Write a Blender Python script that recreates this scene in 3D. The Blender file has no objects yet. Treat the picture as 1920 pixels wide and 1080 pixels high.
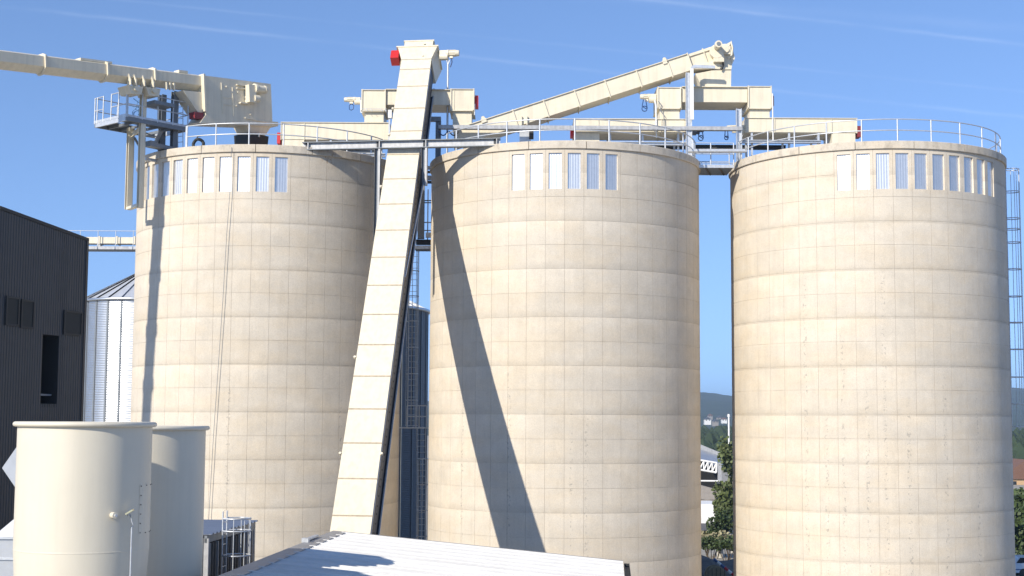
import bpy, bmesh, math, random
from mathutils import Vector, Matrix
random.seed(7)
R = math.radians
sin, cos, pi = math.sin, math.cos, math.pi
col = bpy.context.scene.collection
scene = bpy.context.scene

# ------------------------------------------------------------------ camera
H = 11.0                                   # eye height above the yard
FPX, PITCH, ROLL = 2686.34, R(5.2896), R(0.3174)
cam_d = bpy.data.cameras.new('camera'); cam = bpy.data.objects.new('camera', cam_d); col.objects.link(cam)
cam_d.sensor_width = 36.0; cam_d.lens = FPX / 1920 * 36; cam_d.clip_start = 0.1; cam_d.clip_end = 30000
_F = Vector((0, cos(PITCH), sin(PITCH))); _U0 = Vector((0, -sin(PITCH), cos(PITCH))); _R0 = Vector((1, 0, 0))
_RT = _R0 * cos(ROLL) + _U0 * sin(ROLL); _UP = -_R0 * sin(ROLL) + _U0 * cos(ROLL)
m = Matrix((( _RT.x, _UP.x, -_F.x, 0), (_RT.y, _UP.y, -_F.y, 0), (_RT.z, _UP.z, -_F.z, H), (0, 0, 0, 1)))
cam.matrix_world = m
scene.camera = cam

# ------------------------------------------------------------------ sky and sun
SUN_AZ, SUN_EL = R(219.1), R(29.5)         # azimuth clockwise from +Y
world = bpy.data.worlds.new('World'); scene.world = world; world.use_nodes = True
wn, wl = world.node_tree.nodes, world.node_tree.links
wn.clear()
wo = wn.new('ShaderNodeOutputWorld'); bg = wn.new('ShaderNodeBackground'); sky = wn.new('ShaderNodeTexSky')
sky.sky_type = 'NISHITA'; sky.sun_disc = False
sky.sun_elevation = SUN_EL; sky.sun_rotation = SUN_AZ
sky.altitude = 300; sky.air_density = 1.0; sky.dust_density = 0.0; sky.ozone_density = 4.5
bg.inputs['Strength'].default_value = 0.15
wl.new(bg.outputs[0], wo.inputs['Surface'])
sun_d = bpy.data.lights.new('sun', 'SUN'); sun = bpy.data.objects.new('sun', sun_d); col.objects.link(sun)
sun_d.energy = 4.6; sun_d.angle = R(0.5); sun_d.color = (1.0, 0.925, 0.80)
sdir = Vector((sin(SUN_AZ) * cos(SUN_EL), cos(SUN_AZ) * cos(SUN_EL), sin(SUN_EL)))
sun.rotation_euler = sdir.to_track_quat('Z', 'Y').to_euler(); sun.location = sdir * 200
vs = scene.view_settings
scene.display_settings.display_device = 'sRGB'
vs.view_transform = 'Standard'; vs.look = 'None'; vs.exposure = 0.38; vs.gamma = 1; vs.use_curve_mapping = False

# ------------------------------------------------------------------ helpers
def ray(px, py):
    X, Y = px - 960, py - 540
    Xc = X * cos(ROLL) + Y * sin(ROLL); Yc = -X * sin(ROLL) + Y * cos(ROLL)
    u = -Yc / FPX
    return Vector((Xc / FPX, cos(PITCH) - sin(PITCH) * u, sin(PITCH) + cos(PITCH) * u))
def at(px, py, Y):                          # world point seen at that pixel, at world depth Y
    d = ray(px, py); return Vector((0, 0, H)) + d * (Y / d.y)
def atz(px, py, z):                         # ... on the level z
    d = ray(px, py); return Vector((0, 0, H)) + d * ((z - H) / d.z)
def proj(p):
    q = p - Vector((0, 0, H)); d = q.dot(_F)
    return 960 + q.dot(_RT) / d * FPX, 540 - q.dot(_UP) / d * FPX

# contrails: thin bands along great circles of the sky
def contrails():
    tc = wn.new('ShaderNodeTexCoord'); vec = wn.new('ShaderNodeVectorMath'); vec.operation = 'NORMALIZE'
    wl.new(tc.outputs['Generated'], vec.inputs[0])
    total = None
    noise = wn.new('ShaderNodeTexNoise'); noise.inputs['Scale'].default_value = 34; noise.inputs['Detail'].default_value = 7; noise.inputs['Roughness'].default_value = 0.65
    wl.new(vec.outputs[0], noise.inputs['Vector'])
    for (a, b, w, s) in (((500, 28), (1920, 172), 0.0009, 0.040), ((600, 77), (1900, 218), 0.0012, 0.065), ((1210, 0), (1920, 84), 0.0012, 0.065), ((1690, 35), (1920, 52), 0.003, 0.025)):
        n = ray(*a).cross(ray(*b)).normalized()
        d = wn.new('ShaderNodeVectorMath'); d.operation = 'DOT_PRODUCT'; d.inputs[1].default_value = n
        wl.new(vec.outputs[0], d.inputs[0])
        # wobble by noise
        ad = wn.new('ShaderNodeMath'); ad.operation = 'MULTIPLY_ADD'; ad.inputs[1].default_value = w * 2.2
        wl.new(noise.outputs['Fac'], ad.inputs[0]); 
        sb = wn.new('ShaderNodeMath'); sb.operation = 'SUBTRACT'; sb.inputs[1].default_value = w * 1.1
        wl.new(d.outputs['Value'], sb.inputs[0]); wl.new(sb.outputs[0], ad.inputs[2])
        dv = wn.new('ShaderNodeMath'); dv.operation = 'DIVIDE'; dv.inputs[1].default_value = w; wl.new(ad.outputs[0], dv.inputs[0])
        sq = wn.new('ShaderNodeMath'); sq.operation = 'MULTIPLY'; wl.new(dv.outputs[0], sq.inputs[0]); wl.new(dv.outputs[0], sq.inputs[1])
        ex = wn.new('ShaderNodeMath'); ex.operation = 'MULTIPLY'; ex.inputs[1].default_value = -1; wl.new(sq.outputs[0], ex.inputs[0])
        e = wn.new('ShaderNodeMath'); e.operation = 'EXPONENT'; wl.new(ex.outputs[0], e.inputs[0])
        k = wn.new('ShaderNodeMath'); k.operation = 'MULTIPLY'; wl.new(e.outputs[0], k.inputs[0])
        n2 = wn.new('ShaderNodeTexNoise'); n2.inputs['Scale'].default_value = 14; n2.inputs['Detail'].default_value = 5
        wl.new(vec.outputs[0], n2.inputs['Vector'])
        mr = wn.new('ShaderNodeMapRange'); mr.inputs['From Min'].default_value = 0.33; mr.inputs['From Max'].default_value = 0.66; mr.inputs['To Min'].default_value = s * 0.15; mr.inputs['To Max'].default_value = s
        wl.new(n2.outputs['Fac'], mr.inputs['Value']); wl.new(mr.outputs[0], k.inputs[1])
        if total is None: total = k
        else:
            t = wn.new('ShaderNodeMath'); t.operation = 'ADD'; wl.new(total.outputs[0], t.inputs[0]); wl.new(k.outputs[0], t.inputs[1]); total = t
    mx = wn.new('ShaderNodeMix'); mx.data_type = 'RGBA'
    wl.new(total.outputs[0], mx.inputs[0]); tn = wn.new('ShaderNodeVectorMath'); tn.operation = 'MULTIPLY'; tn.inputs[1].default_value = (0.97, 0.965, 1.03); wl.new(sky.outputs[0], tn.inputs[0]); wl.new(tn.outputs[0], mx.inputs[6]); mx.inputs[7].default_value = (7.5, 8.0, 8.6, 1)
    wl.new(mx.outputs[2], bg.inputs['Color'])
contrails()
_tc = wn.new('ShaderNodeTexCoord'); _sx = wn.new('ShaderNodeSeparateXYZ'); _cx = wn.new('ShaderNodeCombineXYZ')
wl.new(_tc.outputs['Generated'], _sx.inputs[0]); wl.new(_sx.outputs['X'], _cx.inputs['X']); wl.new(_sx.outputs['Y'], _cx.inputs['Y'])
_ab = wn.new('ShaderNodeMath'); _ab.operation = 'ABSOLUTE'; wl.new(_sx.outputs['Z'], _ab.inputs[0])
_ad = wn.new('ShaderNodeMath'); _ad.operation = 'ADD'; _ad.inputs[1].default_value = 0.13; wl.new(_ab.outputs[0], _ad.inputs[0]); wl.new(_ad.outputs[0], _cx.inputs['Z'])
_nm = wn.new('ShaderNodeVectorMath'); _nm.operation = 'NORMALIZE'; wl.new(_cx.outputs[0], _nm.inputs[0]); wl.new(_nm.outputs[0], sky.inputs[0])

# ------------------------------------------------------------------ materials
def mat(name, base, rough=0.6, metal=0.0, var=0.0, scale=3.0, bump=0.0, bscale=40.0, streak=0.0, objvar=0.0, spec=0.5):
    M = bpy.data.materials.new(name); M.use_nodes = True
    n, l = M.node_tree.nodes, M.node_tree.links
    b = n['Principled BSDF']; b.inputs['Roughness'].default_value = rough; b.inputs['Metallic'].default_value = metal
    b.inputs['Specular IOR Level'].default_value = spec
    b.inputs['Base Color'].default_value = (*base, 1)
    geo = n.new('ShaderNodeNewGeometry')
    fac = None
    def mult(fac, x):
        if fac is None: return x
        k = n.new('ShaderNodeMath'); k.operation = 'MULTIPLY'; l.new(fac, k.inputs[0]); l.new(x, k.inputs[1]); return k.outputs[0]
    def rng(x, lo, hi, a=0.3, c=0.7):
        r = n.new('ShaderNodeMapRange'); r.inputs['From Min'].default_value = a; r.inputs['From Max'].default_value = c
        r.inputs['To Min'].default_value = lo; r.inputs['To Max'].default_value = hi; l.new(x, r.inputs['Value']); return r.outputs[0]
    if var:
        t = n.new('ShaderNodeTexNoise'); t.inputs['Scale'].default_value = scale; t.inputs['Detail'].default_value = 6; t.inputs['Roughness'].default_value = 0.6
        l.new(geo.outputs['Position'], t.inputs['Vector']); fac = mult(fac, rng(t.outputs['Fac'], 1 - var, 1 + var * 0.5))
    if streak:
        mp = n.new('ShaderNodeMapping'); mp.inputs['Scale'].default_value = (6, 6, 0.35); l.new(geo.outputs['Position'], mp.inputs['Vector'])
        t = n.new('ShaderNodeTexNoise'); t.inputs['Scale'].default_value = 1.0; t.inputs['Detail'].default_value = 5
        l.new(mp.outputs[0], t.inputs['Vector']); fac = mult(fac, rng(t.outputs['Fac'], 1 - streak, 1.0, 0.35, 0.55))
    if objvar:
        oi = n.new('ShaderNodeObjectInfo'); fac = mult(fac, rng(oi.outputs['Random'], 1 - objvar, 1 + objvar, 0, 1))
    if fac is not None:
        v = n.new('ShaderNodeVectorMath'); v.operation = 'SCALE'; v.inputs[0].default_value = base; l.new(fac, v.inputs['Scale'])
        l.new(v.outputs[0], b.inputs['Base Color'])
    if bump:
        t = n.new('ShaderNodeTexNoise'); t.inputs['Scale'].default_value = bscale; t.inputs['Detail'].default_value = 4
        l.new(geo.outputs['Position'], t.inputs['Vector'])
        bp = n.new('ShaderNodeBump'); bp.inputs['Strength'].default_value = bump; bp.inputs['Distance'].default_value = 0.02
        l.new(t.outputs['Fac'], bp.inputs['Height']); l.new(bp.outputs[0], b.inputs['Normal'])
    return M

CREAM = mat('cream_paint', (0.735, 0.663, 0.507), 0.45, var=0.07, scale=1.6, streak=0.09)
CREAM2 = mat('cream_tank_paint', (0.66, 0.605, 0.485), 0.42, var=0.04, scale=0.8, streak=0.03)
GALV = mat('galvanised_steel', (0.60, 0.62, 0.64), 0.42, 0.45, var=0.18, scale=9)
GREYST = mat('grey_painted_steel', (0.20, 0.22, 0.24), 0.5, 0.2, var=0.15, scale=5)
LTSTEEL = mat('weathered_light_steel', (0.46, 0.46, 0.46), 0.55, 0.35, var=0.2, scale=6, streak=0.15)
SEAM = mat('rusty_seam', (0.42, 0.34, 0.24), 0.7, var=0.3, scale=8)
DARKST = mat('dark_steel', (0.045, 0.048, 0.052), 0.55, 0.3, var=0.2, scale=6)
BROWNST = mat('dusty_brown_steel', (0.16, 0.135, 0.11), 0.7, var=0.25, scale=5)
RED = mat('red_paint', (0.55, 0.022, 0.02), 0.45, var=0.08, scale=4)
MAROON = mat('shaded_red_paint', (0.22, 0.03, 0.035), 0.5, var=0.1)  # red darkened to carry the shade on guards and scraper box
RUBBER = mat('black_rubber', (0.016, 0.018, 0.018), 0.6)
BLUEC = mat('blue_cable', (0.02, 0.06, 0.18), 0.4)
BLACKC = mat('black_cable', (0.02, 0.02, 0.02), 0.5)
ALU = mat('corrugated_aluminium', (0.74, 0.74, 0.74), 0.43, 0.9, var=0.06, scale=7)
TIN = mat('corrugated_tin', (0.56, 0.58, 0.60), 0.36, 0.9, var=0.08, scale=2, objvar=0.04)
TINSHADE = mat('shaded_corrugated_tin', (0.15, 0.155, 0.165), 0.55, 0.3, var=0.12, scale=2, objvar=0.05)  # tin darkened: shade and dark reflections in the gap put into the colour
TINROOF = mat('tin_roof', (0.55, 0.57, 0.60), 0.5, 0.3, var=0.1, objvar=0.04)
SLAB = mat('roof_slab_concrete', (0.36, 0.34, 0.31), 0.9, var=0.15)
WHITEROOF = mat('white_roof_sheet', (0.645, 0.63, 0.60), 0.6, var=0.09, scale=1.2, objvar=0.05, streak=0.03)
FLASH = mat('grey_flashing', (0.36, 0.35, 0.34), 0.5, 0.3, var=0.1)
CLAD = mat('dark_cladding', (0.042, 0.043, 0.046), 0.5, 0.0, var=0.12, scale=2, objvar=0.06)
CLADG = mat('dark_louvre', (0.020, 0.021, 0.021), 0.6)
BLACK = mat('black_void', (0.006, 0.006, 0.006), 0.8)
SHEETM = mat('duct_sheet_metal', (0.55, 0.56, 0.57), 0.38, 0.6, var=0.08, scale=3)
GRAVEL = mat('yard_gravel', (0.36, 0.335, 0.285), 0.95, var=0.3, scale=0.8, bump=0.4, bscale=9)
EARTH = mat('bare_earth', (0.13, 0.10, 0.075), 0.95, var=0.4, scale=1.5, bump=0.6, bscale=6)
WHITEW = mat('white_wall_paint', (0.78, 0.77, 0.74), 0.7, var=0.05)
GREYW = mat('grey_render', (0.30, 0.27, 0.24), 0.9, var=0.15)
SLATE = mat('slate_roof', (0.07, 0.07, 0.08), 0.6, var=0.2, scale=6)
TILE = mat('brown_roof_tile', (0.17, 0.09, 0.06), 0.8, var=0.2, scale=6)
LEAF = mat('leaf_green', (0.055, 0.085, 0.022), 0.6, objvar=0.1, var=0.45, scale=1.6)
LEAF2 = mat('leaf_light_green', (0.11, 0.14, 0.045), 0.6, var=0.45, scale=1.6)
BARK = mat('bark', (0.10, 0.075, 0.05), 0.9, var=0.3)
BIRCH = mat('pale_bark', (0.45, 0.42, 0.36), 0.8, var=0.4, scale=5)
FOREST = mat('forest_green', (0.028, 0.048, 0.020), 0.9, var=0.5, scale=0.05)
HILL = mat('wooded_hill', (0.035, 0.055, 0.024), 0.95, var=0.5, scale=0.02, bump=1.0, bscale=0.05)
GRASS = mat('field_grass', (0.09, 0.11, 0.035), 0.95, var=0.35, scale=0.05)
FLOWER = mat('pale_leaf', (0.36, 0.33, 0.20), 0.7, var=0.3, scale=3)
BLUEP = mat('blue_paint', (0.06, 0.11, 0.24), 0.5)
GLASS = mat('dark_glass', (0.02, 0.025, 0.03), 0.08)
LENS = mat('lamp_reflector', (0.7, 0.6, 0.35), 0.25, 0.7)

def concrete(name, root, ties, patch, rust=None):
    M = bpy.data.materials.new(name); M.use_nodes = True
    n, l = M.node_tree.nodes, M.node_tree.links
    b = n['Principled BSDF']; b.inputs['Roughness'].default_value = 0.88; b.inputs['Specular IOR Level'].default_value = 0.25
    tc = n.new('ShaderNodeTexCoord'); tc.object = root
    geo = n.new('ShaderNodeNewGeometry')
    sp = n.new('ShaderNodeSeparateXYZ'); l.new(tc.outputs['Object'], sp.inputs[0])
    def M2(op, a, c=None, d=None):
        k = n.new('ShaderNodeMath'); k.operation = op
        for i, x in enumerate((a, c, d)):
            if x is None: continue
            if isinstance(x, (int, float)): k.inputs[i].default_value = x
            else: l.new(x, k.inputs[i])
        return k.outputs[0]
    def rng(x, a, c, lo, hi, smooth=True):
        r = n.new('ShaderNodeMapRange'); r.interpolation_type = 'SMOOTHSTEP' if smooth else 'LINEAR'
        r.inputs['From Min'].default_value = a; r.inputs['From Max'].default_value = c
        r.inputs['To Min'].default_value = lo; r.inputs['To Max'].default_value = hi; l.new(x, r.inputs['Value']); return r.outputs[0]
    def noise(scale, stretch=None, detail=5, rough=0.6, src=None):
        t = n.new('ShaderNodeTexNoise'); t.inputs['Scale'].default_value = scale; t.inputs['Detail'].default_value = detail; t.inputs['Roughness'].default_value = rough
        v = tc.outputs['Object'] if src is None else src
        if stretch:
            mp = n.new('ShaderNodeMapping'); mp.inputs['Scale'].default_value = stretch; mp.inputs['Location'].default_value = patch
            l.new(v, mp.inputs['Vector']); v = mp.outputs[0]
        l.new(v, t.inputs['Vector']); return t.outputs['Fac']
    z = sp.outputs['Z']
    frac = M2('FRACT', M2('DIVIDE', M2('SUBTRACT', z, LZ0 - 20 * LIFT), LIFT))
    big = noise(0.35, (1, 1, 1.6), 6)
    cloud = noise(1.7, (1, 1, 1.2), 7, 0.65)
    fine = noise(22, None, 3)
    streak = noise(1.0, (5.5, 5.5, 0.5), 5, 0.6)
    # grime gathered above each lift joint, lime bloom below it
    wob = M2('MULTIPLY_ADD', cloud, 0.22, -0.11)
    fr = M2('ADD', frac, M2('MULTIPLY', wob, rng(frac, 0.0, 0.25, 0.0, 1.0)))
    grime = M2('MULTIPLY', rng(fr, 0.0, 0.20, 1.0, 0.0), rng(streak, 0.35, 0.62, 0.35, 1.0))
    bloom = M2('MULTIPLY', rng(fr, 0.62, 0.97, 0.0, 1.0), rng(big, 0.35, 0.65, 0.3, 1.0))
    val = M2('MULTIPLY', rng(big, 0.3, 0.7, 0.93, 1.06, False), rng(cloud, 0.3, 0.7, 0.95, 1.04, False))
    val = M2('MULTIPLY', val, rng(fine, 0.3, 0.7, 0.91, 1.07, False))
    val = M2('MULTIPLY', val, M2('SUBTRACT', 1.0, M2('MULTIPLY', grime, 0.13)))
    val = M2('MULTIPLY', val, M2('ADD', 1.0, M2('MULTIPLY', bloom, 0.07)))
    val = M2('MULTIPLY', val, rng(streak, 0.32, 0.68, 0.955, 1.025, False))
    wnz = n.new('ShaderNodeTexWhiteNoise'); wnz.noise_dimensions = '1D'
    l.new(M2('ADD', M2('FLOOR', M2('DIVIDE', M2('SUBTRACT', z, LZ0 - 20 * LIFT), LIFT / 2)), patch[0] + .5), wnz.inputs['W'])
    val = M2('MULTIPLY', val, rng(wnz.outputs['Value'], 0, 1, 0.965, 1.025, False))
    oi = n.new('ShaderNodeObjectInfo')
    val = M2('MULTIPLY', val, rng(oi.outputs['Random'], 0, 1, 0.98, 1.02, False))
    # dark pock marks beside the form-tie columns
    ang = M2('ARCTAN2', sp.outputs['X'], sp.outputs['Y'])
    cm = noise(3.2, (1, 1, 1), 2, 0.5)
    spots = noise(9.0, (1.0, 1.0, 0.85), 3, 0.7)
    spotm = rng(spots, 0.56, 0.62, 0.0, 1.0)
    mask = None
    for (a, lo, hi, w) in ties:
        d = M2('ABSOLUTE', M2('SUBTRACT', ang, a))
        q = M2('MULTIPLY', rng(d, w * 0.5, w, 1.0, 0.0), M2('MULTIPLY', rng(z, lo, lo + 1.5, 0, 1), rng(z, hi - 1.5, hi, 1, 0)))
        mask = q if mask is None else M2('MAXIMUM', mask, q)
    if mask is not None:
        sm = M2('MULTIPLY', spotm, mask)
    else: sm = M2('MULTIPLY', spotm, 0.0)
    gen = M2('MULTIPLY', rng(noise(13.0, (1, 1, 1), 2, 0.5), 0.74, 0.77, 0, 1), 0.6)
    sm = M2('MAXIMUM', sm, gen)
    cop = M2('MULTIPLY', rng(z, CAPB + .03, CAPB + .10, 0, 1), rng(noise(2.6, (1, 1, .6), 6, .7), .46, .66, 0.05, 1))
    val = M2('MULTIPLY', val, M2('SUBTRACT', 1.0, M2('MULTIPLY', cop, 0.24)))
    cr = n.new('ShaderNodeMix'); cr.data_type = 'RGBA'; cr.inputs[6].default_value = (0.59, 0.528, 0.435, 1); cr.inputs[7].default_value = (0.60, 0.522, 0.41, 1)
    l.new(rng(noise(0.5, (1, 1, 2.5), 5), 0.4, 0.65, 0, 1), cr.inputs[0])
    sc_ = n.new('ShaderNodeVectorMath'); sc_.operation = 'SCALE'; l.new(cr.outputs[2], sc_.inputs[0]); l.new(val, sc_.inputs['Scale'])
    fin = n.new('ShaderNodeMix'); fin.data_type = 'RGBA'; l.new(M2('MULTIPLY', sm, 0.45), fin.inputs[0]); l.new(sc_.outputs[0], fin.inputs[6]); fin.inputs[7].default_value = (0.16, 0.155, 0.145, 1)
    out = fin.outputs[2]
    if rust is not None:
        ra, rz = rust
        rm = M2('MULTIPLY', rng(M2('ABSOLUTE', M2('SUBTRACT', ang, ra)), .01, .085, 1, 0), M2('MULTIPLY', rng(z, rz - 1.3, rz - .2, 0, 1), rng(noise(7.0, (1, 1, .5), 5, .7), .5, .62, 0, 1)))
        r2 = n.new('ShaderNodeMix'); r2.data_type = 'RGBA'; l.new(M2('MULTIPLY', rm, .65), r2.inputs[0]); l.new(out, r2.inputs[6]); r2.inputs[7].default_value = (.30, .17, .07, 1); out = r2.outputs[2]
    l.new(out, b.inputs['Base Color'])
    bp = n.new('ShaderNodeBump'); bp.inputs['Strength'].default_value = 0.35; bp.inputs['Distance'].default_value = 0.02
    l.new(M2('ADD', M2('MULTIPLY', cloud, 0.7), M2('MULTIPLY', fine, 0.3)), bp.inputs['Height']); l.new(bp.outputs[0], b.inputs['Normal'])
    return M

LIFT, LZ0, CAPB = 2.1345, 8.8177 + H, 12.034 + H
# ------------------------------------------------------------------ mesh building
origin = {}
class MB:
    def __init__(s): s.v = []; s.f = []; s.sm = []; s.mi = []; s.cur = 0
    def add(s, vs, fs, smooth=False):
        o = len(s.v); s.v += [Vector(x) for x in vs]
        for f in fs: s.f.append(tuple(i + o for i in f)); s.sm.append(smooth); s.mi.append(s.cur)
        return s
    def hexa(s, p):                          # 8 corners: bottom 4 ccw, top 4 ccw
        return s.add(p, [(3, 2, 1, 0), (4, 5, 6, 7), (0, 1, 5, 4), (1, 2, 6, 5), (2, 3, 7, 6), (3, 0, 4, 7)])
    def box(s, lo, hi):
        (a, b, c), (d, e, f) = lo, hi
        return s.hexa([(a, b, c), (d, b, c), (d, e, c), (a, e, c), (a, b, f), (d, b, f), (d, e, f), (a, e, f)])
    def obox(s, o, u, v, w):                 # origin corner + three edge vectors
        o, u, v, w = map(Vector, (o, u, v, w))
        if u.cross(v).dot(w) < 0: u, v = v, u
        return s.hexa([o, o + u, o + u + v, o + v, o + w, o + u + w, o + u + v + w, o + v + w])
    def cbox(s, c, u, v, w):                 # centre + three full edge vectors
        c, u, v, w = map(Vector, (c, u, v, w)); return s.obox(c - (u + v + w) / 2, u, v, w)
    def prism(s, poly, d):                   # planar polygon extruded by vector
        poly = [Vector(p) for p in poly]; d = Vector(d); n = len(poly)
        nn = sum(((poly[i]).cross(poly[(i + 1) % n]) for i in range(n)), Vector())
        if nn.dot(d) > 0: poly = poly[::-1]
        vs = poly + [p + d for p in poly]
        fs = [tuple(range(n)), tuple(range(2 * n - 1, n - 1, -1))] + [(i, i + n, (i + 1) % n + n, (i + 1) % n) for i in range(n)]
        return s.add(vs, fs)
    def frustum(s, a, b):                    # two quads (lists of 4), a -> b
        return s.add(list(a) + list(b), [(3, 2, 1, 0), (4, 5, 6, 7), (0, 1, 5, 4), (1, 2, 6, 5), (2, 3, 7, 6), (3, 0, 4, 7)])
    def cyl(s, p, q, r, n=12, r2=None, caps=True):
        p, q = Vector(p), Vector(q); r2 = r if r2 is None else r2
        a = (q - p).normalized(); u = a.orthogonal().normalized(); v = a.cross(u)
        vs = []
        for c, rr in ((p, r), (q, r2)):
            for i in range(n):
                t = 2 * pi * i / n; vs.append(c + u * (rr * cos(t)) + v * (rr * sin(t)))
        s.add(vs, [(i, (i + 1) % n, (i + 1) % n + n, i + n) for i in range(n)], True)
        if caps:
            s.add(vs[:n], [tuple(range(n - 1, -1, -1))]); s.add(vs[n:], [tuple(range(n))])
        return s
    def tube(s, pts, r, n=6, closed=False):
        pts = [Vector(p) for p in pts]; m = len(pts)
        u = None; rings = []
        for i, p in enumerate(pts):
            a = (pts[(i + 1) % m] - pts[i - 1]) if closed else (pts[min(i + 1, m - 1)] - pts[max(i - 1, 0)])
            a.normalize()
            if u is None: u = a.orthogonal().normalized()
            u = (u - a * u.dot(a)).normalized(); v = a.cross(u)
            rings.append([p + u * (r * cos(2 * pi * k / n)) + v * (r * sin(2 * pi * k / n)) for k in range(n)])
        vs = [x for q in rings for x in q]; fs = []
        for i in range(m if closed else m - 1):
            j = (i + 1) % m
            for k in range(n): fs.append((i * n + k, i * n + (k + 1) % n, j * n + (k + 1) % n, j * n + k))
        s.add(vs, fs, True)
        if not closed: s.add(rings[0], [tuple(range(n - 1, -1, -1))]); s.add(rings[-1], [tuple(range(n))])
        return s
    def lathe(s, c, prof, n=48, a0=0.0, a1=2 * pi, smooth=True):   # prof: (radius, z) up, azimuth clockwise from +Y
        c = Vector(c); full = abs(a1 - a0 - 2 * pi) < 1e-6; k = n if full else n + 1
        vs = []
        for i in range(k):
            t = a0 + (a1 - a0) * i / n
            for r, z in prof: vs.append((c.x + r * sin(t), c.y + r * cos(t), c.z + z))
        m = len(prof); fs = []
        for i in range(n):
            j = (i + 1) % k
            for q in range(m - 1): fs.append((i * m + q, i * m + q + 1, j * m + q + 1, j * m + q))
        return s.add(vs, fs, smooth)
    def build(s, name, material, parent=None, loc=None):
        base = origin[parent] if parent is not None else (Vector(loc) if loc is not None else Vector((0, 0, 0)))
        me = bpy.data.meshes.new(name); me.from_pydata([v - base for v in s.v], [], s.f)
        ms = material if isinstance(material, (list, tuple)) else [material]
        for x in ms: me.materials.append(x)
        me.polygons.foreach_set('use_smooth', s.sm)
        if len(ms) > 1: me.polygons.foreach_set('material_index', s.mi)
        me.update()
        o = bpy.data.objects.new(name, me); col.objects.link(o)
        if parent is not None: o.parent = parent
        else: o.location = base
        origin[o] = base
        return o
def tag(o, label=None, cat=None, group=None, kind=None):
    if label: o['label'] = label
    if cat: o['category'] = cat
    if group: o['group'] = group
    if kind: o['kind'] = kind
    return o
def thing(name, label, cat, loc, group=None):
    o = bpy.data.objects.new(name, None); col.objects.link(o); o.location = loc; o.empty_display_size = 0.3
    origin[o] = Vector(loc)
    return tag(o, label, cat, group)
def inst(name, me, parent, loc=(0, 0, 0), rz=0.0):
    o = bpy.data.objects.new(name, me); col.objects.link(o); o.parent = parent; o.location = loc; o.rotation_euler = (0, 0, rz)
    return o
X, Y_, Z = Vector((1, 0, 0)), Vector((0, 1, 0)), Vector((0, 0, 1))

# ------------------------------------------------------------------ ground
def structure(name, mb, material, kind='structure'):
    o = mb.build(name, material); o['kind'] = kind; return o
g = MB()
N = 48
rings_ = [0, 60, 150, 400, 1000, 3000, 9000, 20000]
vs_, fs_ = [(0, 0, 0)], []
for r_ in rings_[1:]:
    for i in range(N): vs_.append((r_ * sin(2 * pi * i / N), r_ * cos(2 * pi * i / N), 0))
for i in range(N): fs_.append((0, 1 + (i + 1) % N, 1 + i))
for k in range(len(rings_) - 2):
    for i in range(N):
        a, b = 1 + k * N + i, 1 + k * N + (i + 1) % N
        fs_.append((a, b, b + N, a + N))
g.add(vs_, fs_)
structure('ground', g, GRAVEL)
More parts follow.
